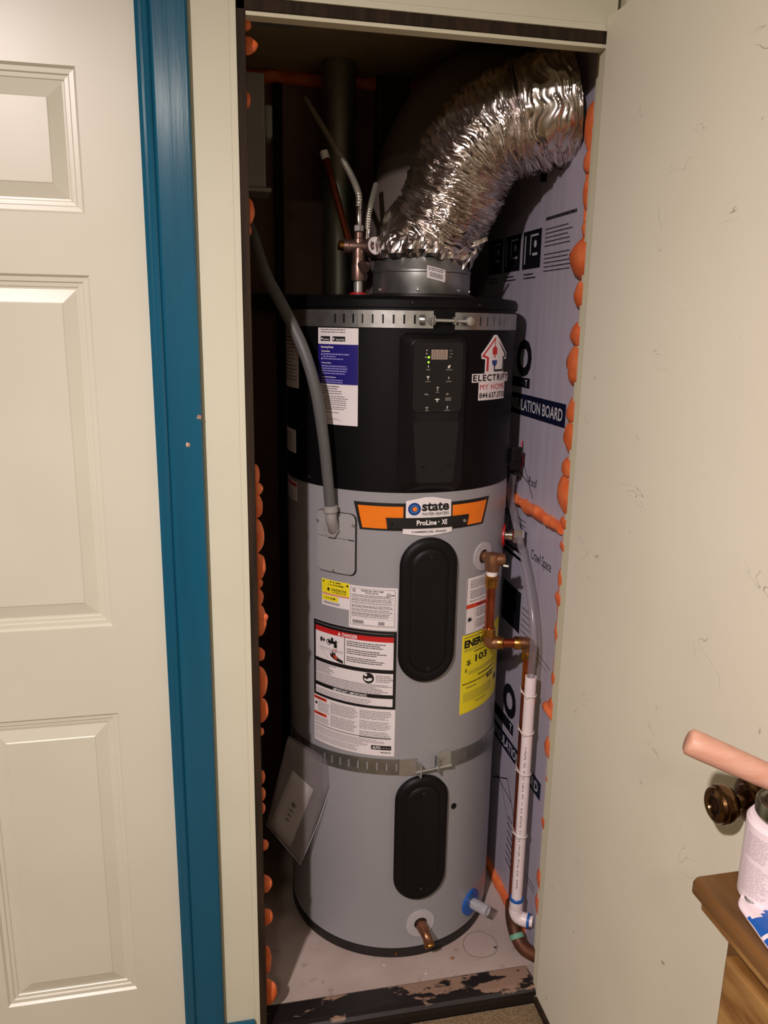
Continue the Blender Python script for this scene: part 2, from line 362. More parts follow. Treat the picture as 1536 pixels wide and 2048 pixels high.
class Label:
    """A printed sheet: x,y run 0..1 from its top left corner; place(x, y, lift) gives the point in the room."""
    def __init__(s, place, W, H, name, base, parent, label=None, outline=None, step=.008, lift=.0006, printname='print'):
        s.place, s.W, s.H, s.name, s.parent, s.step = place, W, H, name, parent, step
        s.lift = lift; s.layers = {}; s.mats = []; s.pv = []; s.pf = []; s.ps = []; s.pn = printname; s.prio = {}
        if base:
            if outline is None: outline = [(0,0),(1,0),(1,1),(0,1)]
            vs, fs = s.grid(outline, lift)
            bk = len(vs); n = len(vs)
            s.base = mesh(name, vs, fs, base, parent)
            sol = s.base.modifiers.new('thickness', 'SOLIDIFY'); sol.thickness = lift*.9; sol.offset = -1
            if label: s.base['label'] = label
        else: s.base = parent
    def grid(s, poly, lift):
        # clip polygon into vertical strips so that it follows the curve of the surface
        bm = bmesh.new(); vv = [bm.verts.new((x, y, 0)) for x, y in poly]; bm.faces.new(vv)
        xs = [p[0] for p in poly]; n = int((max(xs)-min(xs))*s.W/s.step)
        for k in range(1, n+1):
            x = min(xs)+(max(xs)-min(xs))*k/(n+1)
            bmesh.ops.bisect_plane(bm, geom=bm.verts[:]+bm.edges[:]+bm.faces[:], plane_co=(x,0,0), plane_no=(1,0,0))
        bmesh.ops.triangulate(bm, faces=[f for f in bm.faces if len(f.verts) > 4])
        bm.verts.index_update()
        vs = [s.place(v.co.x, v.co.y, lift) for v in bm.verts]; fs = [tuple(v.index for v in f.verts)[::-1] for f in bm.faces]
        bm.free(); return vs, fs
    def _add(s, vs, fs, m):
        if m not in s.mats: s.mats.append(m)
        o = len(s.pv); s.pv += vs; s.pf += [tuple(i+o for i in f) for f in fs]; s.ps += [s.mats.index(m)]*len(fs)
    def poly(s, pts, m, lv=1): vs, fs = s.grid(pts, s.lift*(1+lv*.45)); s._add(vs, fs, m)
    def rect(s, x0, y0, x1, y1, m, lv=1):
        if (x1-x0)*s.W < s.step*1.01:
            s._add([s.place(x, y, s.lift*(1+lv*.45)) for x, y in ((x0,y0),(x1,y0),(x1,y1),(x0,y1))], [(3,2,1,0)], m)
        else: s.poly([(x0,y0),(x1,y0),(x1,y1),(x0,y1)], m, lv)
    def frame(s, x0, y0, x1, y1, m, t=.01, lv=1):
        tx, ty = t, t*s.W/s.H
        s.rect(x0, y0, x1, y0+ty, m, lv); s.rect(x0, y1-ty, x1, y1, m, lv); s.rect(x0, y0, x0+tx, y1, m, lv); s.rect(x1-tx, y0, x1, y1, m, lv)
    def disc(s, x, y, rx, m, lv=1, ry=None, n=24):
        ry = ry if ry is not None else rx*s.W/s.H
        s.poly([(x+rx*math.cos(2*PI*k/n), y+ry*math.sin(2*PI*k/n)) for k in range(n)], m, lv)
    def text(s, t, x0, y0, x1, y1, m, lv=2, bold=0.0, sp=1.0):
        P, fs, _ = text_geo(t, bold, sp)
        vs = [s.place(x0+a*(x1-x0), y0+b_*(y1-y0), s.lift*(1+lv*.45)) for a, b_ in P]
        s._add(vs, fs, m)
    def lines(s, x0, y0, x1, y1, n, m, fill=.5, seed=0, rag=.25, lv=1, par=0):
        rnd = random.Random(seed*31+n); h = (y1-y0)/n
        for i in range(n):
            if par and (i+1) % par == 0: continue
            y = y0+h*i; x = x0; e = x1-(x1-x0)*rag*rnd.random()
            while x < e:
                wl = rnd.uniform(.0022, .0085)/s.W; xe = min(e, x+wl)
                s.rect(x, y+h*(1-fill)/2, xe, y+h*(1+fill)/2, m, lv); x = xe+.0011/s.W
    def flush(s, pn=None):
        if pn: s.pn = pn
        o = s.done(); s.mats = []; s.pv = []; s.pf = []; s.ps = []; return o
    def done(s, parent=None):
        if s.pv: 
            o = mesh(s.pn, s.pv, s.pf, s.mats, parent or s.base); o.data.polygons.foreach_set('material_index', s.ps); return o
def on_tank(th0, th1, z1, z0, R=TR):
    W = R_(th1-th0)*R; H = z1-z0
    return (lambda x, y, l: cp(th0+(th1-th0)*x, z1-(z1-z0)*y, R+l)), W, H
def on_board(ya, yb, za, zb, X):   # y runs from the back of the closet to the front
    return (lambda x, y, l: Vector((X-l, ya+(yb-ya)*x, za+(zb-za)*y))), abs(yb-ya), abs(zb-za)

# ================================================================== THE SETTING
YW, YB = 1.46, 1.56            # face and back of the wall that holds both doors
HEAD = 2.042
struct(box('floor', (-2.3,-2.4,-.12), (1.5,1.475,-.045), 'carpet'))
struct(box('ceiling', (-2.3,-2.4,2.60), (1.5,1.57,2.7), 'ceiling_paint'))
bx = [((-2.3,YW,-.045),(-.93,YB,2.6)), ((-.93,YW,2.075),(-.10,YB,2.6)), ((-.10,YW,-.045),(.040,YB,2.6)),
      ((.040,YW,2.072),(.72,YB,2.6)), ((.735,YW,-.045),(1.5,YB,2.6))]
struct(boxes('wall_front', bx, 'cream_wall'))
struct(box('wall_left', (-2.4,-2.4,-.12), (-2.3,1.56,2.7), 'room_wall'))
struct(box('wall_right', (1.5,-2.4,-.12), (1.6,1.56,2.7), 'room_wall'))
struct(box('wall_back', (-2.4,-2.5,-.12), (1.6,-2.4,2.7), 'room_wall'))
# closet shell
struct(box('floor_closet', (-.02,1.545,-.05), (.86,2.42,0), 'closet_floor'))
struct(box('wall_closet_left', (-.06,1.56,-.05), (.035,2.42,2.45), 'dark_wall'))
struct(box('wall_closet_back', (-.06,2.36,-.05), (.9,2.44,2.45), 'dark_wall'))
struct(box('wall_closet_right', (.785,1.56,-.05), (.9,2.42,2.45), 'stud_wood'))
struct(box('ceiling_closet', (-.06,1.53,2.20), (.9,2.44,2.26), 'closet_ceiling'))
cpa = bpy.data.objects['ceiling_closet']; q0 = onZ(500,60,2.2); q1 = onZ(582,135,2.2)
box('plaster_patch', (.05,min(1.62,q0.y),2.1965), (q1.x,2.02,2.2005), 'box_grey', cpa, bev=.001)
# white edge board, dark jambs, stops
struct(box('trim_1', (.0402,1.4597,-.0445), (.0515,1.5,2.0718), 'cream_wall', bev=.0006))
struct(box('trim_2', (.0517,1.463,-.0445), (.0665,YB-.01,2.06), 'dark_jamb', bev=.0012))
struct(box('trim_3', (.0517,1.463,HEAD), (.7345,1.494,2.0605), 'dark_jamb', bev=.001))
struct(box('trim_4', (.067,1.4662,HEAD-.0068), (.7065,1.4938,HEAD-.0002), 'white_trim', bev=.0006))
struct(box('trim_5', (.7068,1.463,-.0445), (.7345,1.492,2.0418), 'white_trim', bev=.001))
struct(box('trim_6', (.04,1.4595,2.0608), (.7345,1.4815,2.0716), 'cream_wall'))
# teal casing of the panel door: swept profile, two legs and a head
prof = [(-.107,1.462),(-.107,1.4535),(-.1005,1.4500),(-.0965,1.4500),(-.0935,1.4478),(-.0895,1.4462),(-.0862,1.4478),(-.0850,1.4500),(-.0825,1.4462),(-.0800,1.4448),(-.0290,1.4436),(-.0258,1.4456),(-.0250,1.4590)]
zt = 2.045
def casing(name, flip):
    vs = []; fs = []; n = len(prof)
    def X(x): return x if not flip else (-.107-.82)-(x+.107)
    for x, y in prof: vs.append((X(x), y, -.0445))
    for x, y in prof: vs.append((X(x), y, zt+(x+.107)))
    for i in range(n-1): fs.append((i, i+1, n+i+1, n+i))
    fs.append(tuple(range(n))[::-1]); fs.append(tuple(range(n, 2*n))); fs.append((0, n, 2*n-1, n-1))
    return vs, fs
hv = []; hf = []; n = len(prof)
for sgn in (0, 1):
    for x, y in prof: hv.append(((x if not sgn else (-.107-.82)-(x+.107)), y, zt+(x+.107)))
for i in range(n-1): hf.append((i, i+1, n+i+1, n+i))
hf.append((0, n, 2*n-1, n-1)); hf += [tuple(range(n))[::-1], tuple(range(n, 2*n))]
cz = joined('trim_7', [casing('a', 0), casing('b', 1), (hv, hf)], 'teal_paint', smooth=False)
bm = bmesh.new(); bm.from_mesh(cz.data); bmesh.ops.recalc_face_normals(bm, faces=bm.faces); bm.to_mesh(cz.data); bm.free()
struct(cz, 'glossy teal painted door casing around the white panel door', 'door casing')
for px_, py_, r_ in ((398,835,.0045),(376,890,.0042)):
    p_ = onY(px_, py_, 1.4436); vs, fs = blob_data((p_.x,p_.y+.0012,p_.z), r_, .0018, r_*1.2, px_, .5, 2); mesh('bare_chip', vs, fs, 'chip_wood', cz, True)
bb = box('baseboard_front', (-.0235,1.4475,-.0445), (.0405,1.4598,.058), 'teal_paint', bev=.004)
struct(bb, 'short teal baseboard below the white wall strip', 'baseboard')
# worn threshold with rounded nose
pr = [(1.5445,-.0445),(1.5445,-.001),(1.540,.0015),(1.490,.0015),(1.478,-.001),(1.471,-.007),(1.469,-.014),(1.472,-.022),(1.4768,-.024),(1.4768,-.0445)]
vs = [(.0668,y,z) for y, z in pr]+[(.7066,y,z) for y, z in pr]; n = len(pr)
th = mesh('trim_8', vs, [(i,(i+1)%n,n+(i+1)%n,n+i) for i in range(n)]+[tuple(range(n))[::-1], tuple(range(n,2*n))], 'worn_threshold')
bm = bmesh.new(); bm.from_mesh(th.data); bmesh.ops.recalc_face_normals(bm, faces=bm.faces); bm.to_mesh(th.data); bm.free()
struct(th, 'dark worn wooden threshold across the closet opening', 'threshold')

# ---- six panel door (left)
DX0, DX1, DZ0, DZ1, DF = -.925, -.1075, -.036, 2.041, 1.4622
d1 = thing('door_1', (DX0, DF, DZ0), 'white six-panel interior door in a teal frame', 'door', kind='structure')
xs = [DX0, DX0+.115, DX0+.115+.2525, DX1-.0945-.2525, DX1-.0945, DX1]
rows = [(.177,.813),(.991,1.619),(1.716,1.938)]
zs = [DZ0]+[v for r in rows for v in r]+[DZ1]
vs = []; fs = []; slab = []
for i in range(5):
    for j in range(7):
        if i in (1,3) and j in (1,3,5): continue
        slab.append((xs[i], xs[i+1], zs[j], zs[j+1]))
gv = {}; 
def gid(x, z):
    if (x, z) not in gv: gv[(x, z)] = len(vs); vs.append((x, DF, z))
    return gv[(x, z)]
for a, b_, c, d in slab: fs.append((gid(a,c), gid(b_,c), gid(b_,d), gid(a,d)))
o0 = len(vs); vs += [(DX0,DF,DZ0),(DX1,DF,DZ0),(DX1,DF,DZ1),(DX0,DF,DZ1),(DX0,DF+.035,DZ0),(DX1,DF+.035,DZ0),(DX1,DF+.035,DZ1),(DX0,DF+.035,DZ1)]
fs += [(o0,o0+4,o0+5,o0+1),(o0+1,o0+5,o0+6,o0+2),(o0+2,o0+6,o0+7,o0+3),(o0+3,o0+7,o0+4,o0),(o0+4,o0+7,o0+6,o0+5)]
mesh('door_leaf', vs, fs, 'panel_door', d1)
steps = [(0,0),(.004,.0045),(.011,.0050),(.013,.0075),(.019,.0080),(.0205,.0096),(.0235,.0100),(.0455,.0042),(.0475,.0030)]
for (za, zb) in rows:
    for (xa, xb) in ((xs[1],xs[2]),(xs[3],xs[4])):
        pv = []; pf = []
        for ins, dep in steps: pv += [(xa+ins,DF+dep,za+ins),(xb-ins,DF+dep,za+ins),(xb-ins,DF+dep,zb-ins),(xa+ins,DF+dep,zb-ins)]
        for k in range(len(steps)-1):
            for e in range(4): pf.append((k*4+e, k*4+(e+1)%4, (k+1)*4+(e+1)%4, (k+1)*4+e))
        k = (len(steps)-1)*4; pf.append((k,k+1,k+2,k+3))
        mesh('panel', pv, pf, 'panel_door', d1)

# ---- closet door, swung wide open at right
d2 = thing('door_2', (.7,1.456,.0), 'flat off-white closet door standing open with a bronze knob', 'door', kind='structure')
box('door_leaf', (.7,.785,-.002), (.735,1.456,2.081), 'door_slab', d2, bev=.0015)
box('door_sweep', (.694,.79,-.022), (.735,1.453,-.0025), 'dark_jamb', d2, bev=.002)
kb = Vector((.7, .838, .922))
lathe('knob_rose', [(.033,-.0005),(.034,.003),(.031,.006),(.024,.008),(.022,.011),(.014,.013)], kb, (-1,0,0), 'knob_bronze', d2, 40)
kn = lathe('knob', [(.011,.008),(.0105,.024),(.014,.029),(.023,.034),(.0268,.041),(.0272,.047),(.0262,.0505),(.0245,.0515),(.0250,.0535),(.0232,.0575),(.0195,.0595),(.0185,.0588),(.0165,.0600),(.0125,.0590),(.0115,.0575)], kb, (-1,0,0), 'knob_bronze', d2, 48)
lathe('knob_center', [(.0115,.0560),(.0110,.0578),(.0085,.0583),(.0078,.0572)], kb, (-1,0,0), 'knob_dark', kn, 32)

# ================================================================== INSULATION BOARDS on the right closet wall
BX = .745
def board(z0, z1, label):
    t = thing('insulation_board', (BX, 1.56, z0), label, 'foam board', 'foam insulation boards on the closet wall')
    b_ = box('board', (BX,1.562,z0), (.7845,2.34,z1), 'foam_board', t, bev=.001); return t, b_
bu, bub = board(1.122, 2.19, 'upper grey-violet foam insulation board with navy INSULATION BOARD stripe, above the orange foam seam')
bl, blb = board(.004, 1.108, 'lower grey-violet foam insulation board behind the white drain pipe, below the orange foam seam')
def P2(x, y): p = onX(x, y, BX); return p.y, p.z
def board_label(parent, ya, yb, za, zb): 
    pl, W, H = on_board(ya, yb, za, zb, BX); return Label(pl, W, H, 'print', None, parent, lift=.0004, printname='board_print', step=.2)
Y0, Y1, Z1, Z0 = 2.2, 1.60, 2.05, 1.13
L = board_label(bub, Y0, Y1, Z1, Z0)
def bxy(p): return ((p[0]-Y0)/(Y1-Y0), (p[1]-Z1)/(Z0-Z1))
def brect(L, ya, yb, za, zb, m, lv=1): a = bxy((ya, za)); c = bxy((yb, zb)); L.rect(a[0], a[1], c[0], c[1], m, lv)
def btext(L, t, ya, yb, za, zb, m, lv=2, bold=0): a = bxy((ya, za)); c = bxy((yb, zb)); L.text(t, a[0], a[1], c[0], c[1], m, lv, bold)
def blines(L, ya, yb, za, zb, n, m, **k): a = bxy((ya, za)); c = bxy((yb, zb)); L.lines(a[0], a[1], c[0], c[1], n, m, **k)
brect(L, 2.12, 1.612, 1.383, 1.331, 'board_navy')
btext(L, 'INSULATION BOARD', 1.945, 1.627, 1.371, 1.343, 'board_white', bold=.015); L.flush('name_stripe')
for yb in (2.06, 1.935, 1.806):
    brect(L, yb+.112, yb, 1.767, 1.680, 'board_ink')
    brect(L, yb+.10, yb+.094, 1.757, 1.692, 'board_white', 2); brect(L, yb+.062, yb+.018, 1.757, 1.753, 'board_white', 2)
    brect(L, yb+.066, yb+.061, 1.757, 1.712, 'board_white', 2); brect(L, yb+.05, yb+.02, 1.715, 1.709, 'board_white', 2)
    a = bxy((yb+.035, 1.735)); L.disc(a[0], a[1], .014, 'board_white', 2)
    blines(L, yb+.10, yb+.02, 1.672, 1.655, 2, 'board_ink', fill=.4); L.flush('pictogram')
blines(L, 1.785, 1.625, 1.79, 1.776, 1, 'board_ink', fill=.5, rag=0)
blines(L, 1.785, 1.625, 1.765, 1.665, 11, 'board_ink', fill=.26, par=6, seed=3); L.flush('fine_print')
btext(L, 'O', 1.92, 1.822, 1.515, 1.425, 'board_ink', bold=.05); btext(L, 'R', 2.03, 1.935, 1.515, 1.425, 'board_ink', bold=.04)
brect(L, 2.04, 1.826, 1.423, 1.399, 'board_ink'); btext(L, 'T', 1.856, 1.842, 1.418, 1.403, 'board_white', bold=.02); L.flush('logo_print')
btext(L, 'Crawl Space', 1.73, 1.628, 1.957, 1.935, 'board_ink'); L.flush('lettering')
btext(L, 'Roof', 1.795, 1.745, 1.190, 1.168, 'board_ink'); L.flush('lettering')
def bline(L, pa, pb, w=.0014):
    a = Vector(pa); c = Vector(pb); d = (c-a).normalized(); nn = Vector((-d.y, d.x))*w
    pts = [bxy(a+nn), bxy(c+nn), bxy(c-nn), bxy(a-nn)]
    L._add([L.place(x, y, L.lift*1.45) for x, y in pts], [(0,1,2,3),(3,2,1,0)], 'board_ink')
bline(L, (1.93,1.150),(1.835,1.215)); bline(L, (1.835,1.215),(1.765,1.140)); bline(L, (1.86,1.190),(1.80,1.172)); bline(L, (1.93,1.17),(1.86,1.172))
L.flush('house_drawing')
Y0, Y1, Z1, Z0 = 2.2, 1.58, 1.10, .02
L = board_label(blb, Y0, Y1, Z1, Z0)
for dz in (0, -.012, -.055, -.062, -.10):
    bline(L, (1.96,1.075+dz),(1.80,1.07+dz), .001)
for yy in (1.95, 1.905, 1.86, 1.83): bline(L, (yy,1.07),(yy,.985), .0012)
bline(L, (1.96,1.075),(1.78,1.045), .001); bline(L, (1.94,.985),(1.81,.985), .003); bline(L, (1.94,.968),(1.81,.968), .004); L.flush('house_drawing')
btext(L, 'Crawl Space', 1.752, 1.632, 1.018, .985, 'board_ink'); L.flush('lettering')
brect(L, 1.93, 1.80, .885, .775, 'board_ink')
for k in range(3): bline(L, (1.855-.012*k,.85),(1.845-.012*k,.825), .001)
L.flush('pictogram')
blines(L, 1.79, 1.73, .86, .72, 9, 'board_ink', fill=.14, seed=5); bline(L, (1.73,.78),(1.60,.765), .0008); bline(L, (1.73,.765),(1.62,.753), .0006); L.flush('fine_print')
brect(L, 1.96, 1.606, .462, .415, 'board_navy'); btext(L, 'INSULATION BOARD', 1.935, 1.622, .452, .425, 'board_white', bold=.015); L.flush('name_stripe')
btext(L, 'O', 1.885, 1.79, .615, .52, 'board_ink', bold=.06); brect(L, 1.96, 1.80, .515, .482, 'board_ink'); btext(L, 'T', 1.826, 1.812, .509, .488, 'board_white', bold=.02); L.flush('logo_print')
bline(L, (1.93,.285),(1.82,.345)); bline(L, (1.82,.345),(1.76,.265)); bline(L, (1.9,.31),(1.78,.295)); bline(L, (1.88,.32),(1.79,.22), .0008); L.flush('house_drawing')
for k in range(7): bline(L, (1.80,.245-.022*k),(1.755,.236-.022*k), .002)
L.flush('fine_print')
blines(L, 1.655, 1.60, .175, .15, 2, 'board_ink', fill=.2, seed=9)
L.flush('fine_print')

# ================================================================== ORANGE SPRAY FOAM
parts = []
lump = [(35,60,12),(72,107,24),(183,215,7),(398,446,10),(450,470,3),(930,972,8),(965,992,14),(990,1036,13),(1040,1105,14),(1108,1160,16),(1157,1178,9),(1180,1212,10),(1210,1272,15),(1226,1246,19),(1297,1323,10),(1337,1397,14),(1398,1447,15),(1458,1472,5),(1543,1568,5),(1578,1602,5),(1608,1628,4),(1682,1702,9),(1753,1787,14),(1820,1852,14),(1895,1950,9),(1962,2012,19)]
for i, (ya, yb, bu_) in enumerate(lump):
    ym = (ya+yb)/2; xe = 490+(ym-18)*(536-490)/1982
    p = onY(xe, ym, 1.496); e = onY(xe+bu_, ym, 1.496); hz = abs(onY(xe, ya, 1.496).z-onY(xe, yb, 1.496).z)/2
    rx = e.x-.0666
    parts.append(blob_data((.0668, 1.500, p.z), rx, .009, hz*1.08, i+1, .10))
parts.append(sweep_data([(.0668,1.500,.006+2.02*k/80) for k in range(81)], lambda i, a: .0009, 8))
tag(joined('foam_bead', parts, 'foam_orange'), 'lumpy orange spray foam squeezed out behind the dark left jamb', 'spray foam', 'orange spray foam beads')
parts = []
edge = [(195,1184),(400,1172),(560,1166),(774,1150),(1000,1135),(1250,1116),(1450,1103),(1650,1092),(1850,1076)]
def ex(y):
    for (a, xa), (b_, xb) in zip(edge, edge[1:]):
        if y <= b_: return xa+(xb-xa)*(y-a)/(b_-a)
    return edge[-1][1]
lump = [(205,300,9),(300,350,8),(350,420,5),(440,475,5),(480,556,24),(560,616,14),(645,695,15),(690,772,18),(795,850,12),(840,905,14),(915,960,15),(950,1030,19),(1030,1062,9),(1080,1105,7),(1130,1190,6),(1180,1215,9),(1230,1300,5),(1330,1380,5),(1395,1430,9),(1412,1436,19),(1470,1520,10),(1540,1570,5),(1628,1665,8),(1730,1790,9),(1780,1836,8)]
for i, (ya, yb, bu_) in enumerate(lump):
    ym = (ya+yb)/2; x = ex(ym)
    p = onX(x, ym, .742); e = onX(x-bu_, ym, .742); hz = abs(onX(x, ya, .742).z-onX(x, yb, .742).z)/2
    dy = abs(e.y-p.y)
    parts.append(blob_data((.747, p.y-.008, p.z), .010+bu_*.0006, dy*1.05+.008, hz*1.1, i+40, .16))
pts = [onX(ex(y)+4, y, .750) for y in range(210, 1850, 40)]
parts.append(sweep_data(pts, lambda i, a: .0075+.004*noise.noise(Vector((i*.7, a, 3))), 10))
tag(joined('foam_bead', parts, 'foam_orange'), 'upright bead of orange spray foam between the insulation boards and the open door', 'spray foam', 'orange spray foam beads')
pts = [Vector((.742, 2.0-.42*k/40, 1.119-.008*k/40+.003*noise.noise(Vector((k*.35,0,7))))) for k in range(41)]
tag(tube('foam_bead', pts, lambda i, a: .0135+.0055*noise.noise(Vector((i*.45, math.cos(a), 1+math.sin(a))))+.002*math.sin(i*.3), 'foam_orange', seg=14), 'horizontal bead of orange spray foam in the seam between the two insulation boards', 'spray foam', 'orange spray foam beads')
pts = [Vector((.742-.010*max(0, k-22)/20, 1.64+.70*k/42, .008+.003*noise.noise(Vector((k*.4,0,2))))) for k in range(43)]
tag(tube('foam_bead', pts, lambda i, a: .013+.005*noise.noise(Vector((i*.4, math.cos(a), 5+math.sin(a)))), 'foam_orange', seg=14), 'orange spray foam along the floor at the foot of the insulation board', 'spray foam', 'orange spray foam beads')
pts = [Vector((.05+.60*k/40, 2.352, 2.185+.006*noise.noise(Vector((k*.3,4,0))))) for k in range(41)]
tag(tube('foam_bead', pts, lambda i, a: .017+.008*noise.noise(Vector((i*.35, math.cos(a), 9+math.sin(a)))), 'foam_orange', seg=14), 'shadowed orange spray foam under the closet ceiling at the back', 'spray foam', 'orange spray foam beads')

# ================================================================== WATER HEATER
wh = thing('water_heater', (TC.x, TC.y, 0), 'tall grey and black heat-pump water heater covered in labels', 'water heater')
C3 = Vector((TC.x, TC.y, 0))
lathe('tank_jacket', [(TR-.004,.024),(TR,.027),(TR,1.192)], C3, (0,0,1), 'tank_grey', wh, 128)
lathe('base_ring', [(TR-.006,0),(TR+.0015,.001),(TR+.0015,.0245),(TR-.004,.0265)], C3, (0,0,1), 'base_black', wh, 128)
SR = TR+.0012
lathe('upper_shroud', [(TR-.004,1.190),(SR,1.1925),(SR,1.580)], C3, (0,0,1), 'shroud_black', wh, 128)
lathe('top_cover', [(SR,1.5803),(SR+.0035,1.581),(SR+.0035,1.596),(SR-.003,1.603),(SR-.03,1.6065),(.05,1.608),(.001,1.608)], C3, (0,0,1), 'shroud_black', wh, 128)
def screw(th, z, R, mt='steel', r=.0045, par=None):
    n = Vector((math.sin(R_(th)), -math.cos(R_(th)), 0))
    return lathe('screw', [(r,-.001),(r,.0015),(r*.75,.003),(r*.2,.0032),(r*.15,.0022)], cp(th,z,R), n, mt, par or wh, 14)
for th_, z_ in ((5.0,1.207),(-60,1.207),(66,1.222),(24,1.588),(-8,1.59)): screw(th_, z_, SR+(.003 if z_ > 1.58 else 0), 'dark_metal', .0038)
screw(-8.5, .012, TR+.0015, 'brass', .004)
# --- control panel (flat-faced pod standing off the shroud)
T0 = 2.6; nrm = Vector((math.sin(R_(T0)), -math.cos(R_(T0)), 0)); tan = Vector((math.cos(R_(T0)), math.sin(R_(T0)), 0)); DF_ = .295
def pod(a, z, d): return Vector((TC.x, TC.y, 0)) + nrm*d + tan*a + Vector((0,0,z))
def rrect(x0, x1, z0, z1, r, n=5, x0b=None, x1b=None):
    pts = []
    xb0 = x0 if x0b is None else x0b; xb1 = x1 if x1b is None else x1b
    for cx, cz, a0 in ((x1-r,z1-r,0),(x0+r,z1-r,90),(xb0+r,z0+r,180),(xb1-r,z0+r,270)):
        for k in range(n+1): a = R_(a0+90*k/n); pts.append((cx+r*math.cos(a), cz+r*math.sin(a)))
    return pts
def loft(name, loops, mt, par, cap=True, sm=True):
    n = len(loops[0]); vs = [p for l in loops for p in l]; fs = []
    for i in range(len(loops)-1):
        for k in range(n): fs.append((i*n+k, i*n+(k+1)%n, (i+1)*n+(k+1)%n, (i+1)*n+k))
    if cap: fs.append(tuple((len(loops)-1)*n+k for k in range(n)))
    o = mesh(name, vs, fs, mt, par); bm = bmesh.new(); bm.from_mesh(o.data); bmesh.ops.recalc_face_normals(bm, faces=bm.faces); bm.to_mesh(o.data); bm.free()
    return autosmooth(o, 38) if sm else o
ou = rrect(-.0745,.0735,1.196,1.5305,.018)
l0 = [cp(T0+math.degrees(a/TR), z, SR-.002) for a, z in ou]; l1 = [cp(T0+math.degrees(a*.985/TR), z, SR+.004) for a, z in ou]
ou2 = rrect(-.058,.060,1.212,1.520,.016, x0b=-.045, x1b=.048); l2 = [pod(a, z, DF_-.005) for a, z in ou2]
ou3 = rrect(-.055,.057,1.215,1.517,.014, x0b=-.042, x1b=.045); l3 = [pod(a, z, DF_-.0025) for a, z in ou3]
cpn = loft('control_panel', [l0, l1, l2, l3], 'plastic_black', wh)
fa = rrect(-.0535,.0545,1.369,1.513,.010)
face = loft('panel_screen', [[pod(a,z,DF_-.003) for a, z in fa], [pod(a*.99,1.441+(z-1.441)*.99,DF_+.0005) for a, z in fa]], 'panel_face', cpn)
fb = rrect(-.050,.051,1.218,1.352,.008, x0b=-.040, x1b=.043)
hatch = loft('panel_hatch', [[pod(a,z,DF_-.003) for a, z in fb], [pod(a*.985,1.285+(z-1.285)*.985,DF_-.0008) for a, z in fb]], 'panel_face', cpn)
for a, z in ((-.026,1.256),(.030,1.257)): 
    vs, fs = lathe_data([(.004,-.001),(.004,.0012),(.0028,.0018)], pod(a,z,DF_-.0012), nrm, 12); mesh('hatch_plug', vs, fs, 'plastic_black', cpn)
plf = lambda x, y, l: pod(-.0535+.108*x, 1.513-.144*y, DF_+.0004+l)
L = Label(plf, .108, .144, 'icons', None, cpn, printname='panel_icons', lift=.0004, step=.3)
L.rect(.355,.108,.682,.245,'display_tan')
def seg7(L, x, y, w, h, m):
    t = w*.2
    for k in range(3):
        yy = y+(h-t*.75)*k/2; L.rect(x+.012, yy, x+w-.012, yy+t*.75, m, 2)
    for xx in (x, x+w-t):
        for k in range(2): L.rect(xx, y+h*.5*k+.012, xx+t, y+h*.5*(k+1)-.004, m, 2)
for k in range(3): seg7(L, .39+.095*k, .128, .066, .098, 'display_segment')
for x, y in ((.265,.118),(.262,.165),(.245,.215)): L.disc(x, y, .012, 'icon_white')
L.disc(.305,.215,.021,'led_green',2); L.disc(.303,.285,.019,'led_green',2)
for x, y in ((.74,.118),(.755,.165),(.735,.21)): L.rect(x-.02,y-.006,x+.024,y+.006,'icon_grey')
# icons: drop, leaf, fan, bolt, arrows, clock, wifi
L.rect(.297,.325,.309,.365,'icon_white'); L.rect(.26,.385,.345,.396,'icon_grey')
L.poly([(.69,.365),(.70,.335),(.745,.318),(.742,.35),(.72,.37)],'icon_white'); L.rect(.655,.385,.785,.396,'icon_grey')
L.poly([(.27,.49),(.30,.475),(.335,.49),(.31,.505),(.307,.535),(.297,.535),(.295,.505)],'icon_white'); L.rect(.25,.552,.355,.563,'icon_grey')
L.poly([(.725,.475),(.705,.512),(.72,.512),(.708,.54),(.735,.50),(.72,.50)],'icon_white'); L.rect(.665,.552,.775,.563,'icon_grey')
L.rect(.478,.635,.525,.645,'icon_white'); L.rect(.496,.645,.507,.69,'icon_white'); L.rect(.468,.705,.535,.715,'icon_grey')
L.poly([(.235,.735),(.28,.725),(.33,.745),(.30,.755),(.27,.742),(.24,.75)],'icon_grey'); L.poly([(.665,.735),(.70,.72),(.735,.735),(.70,.755)],'icon_grey')
for k in range(3): L.rect(.66,.785+.018*k,.78,.795+.018*k,'icon_grey')
L.poly([(.445,.81),(.50,.80),(.555,.81),(.50,.83)],'icon_white'); L.rect(.488,.835,.512,.85,'icon_white')
L.poly([(.25,.93),(.295,.912),(.34,.93),(.30,.94)],'icon_grey'); L.rect(.287,.945,.303,.957,'icon_white'); L.rect(.26,.968,.335,.978,'icon_grey')
L.poly([(.705,.905),(.725,.915),(.712,.955),(.698,.955)],'icon_white'); L.rect(.645,.968,.77,.978,'icon_grey')
L.done()
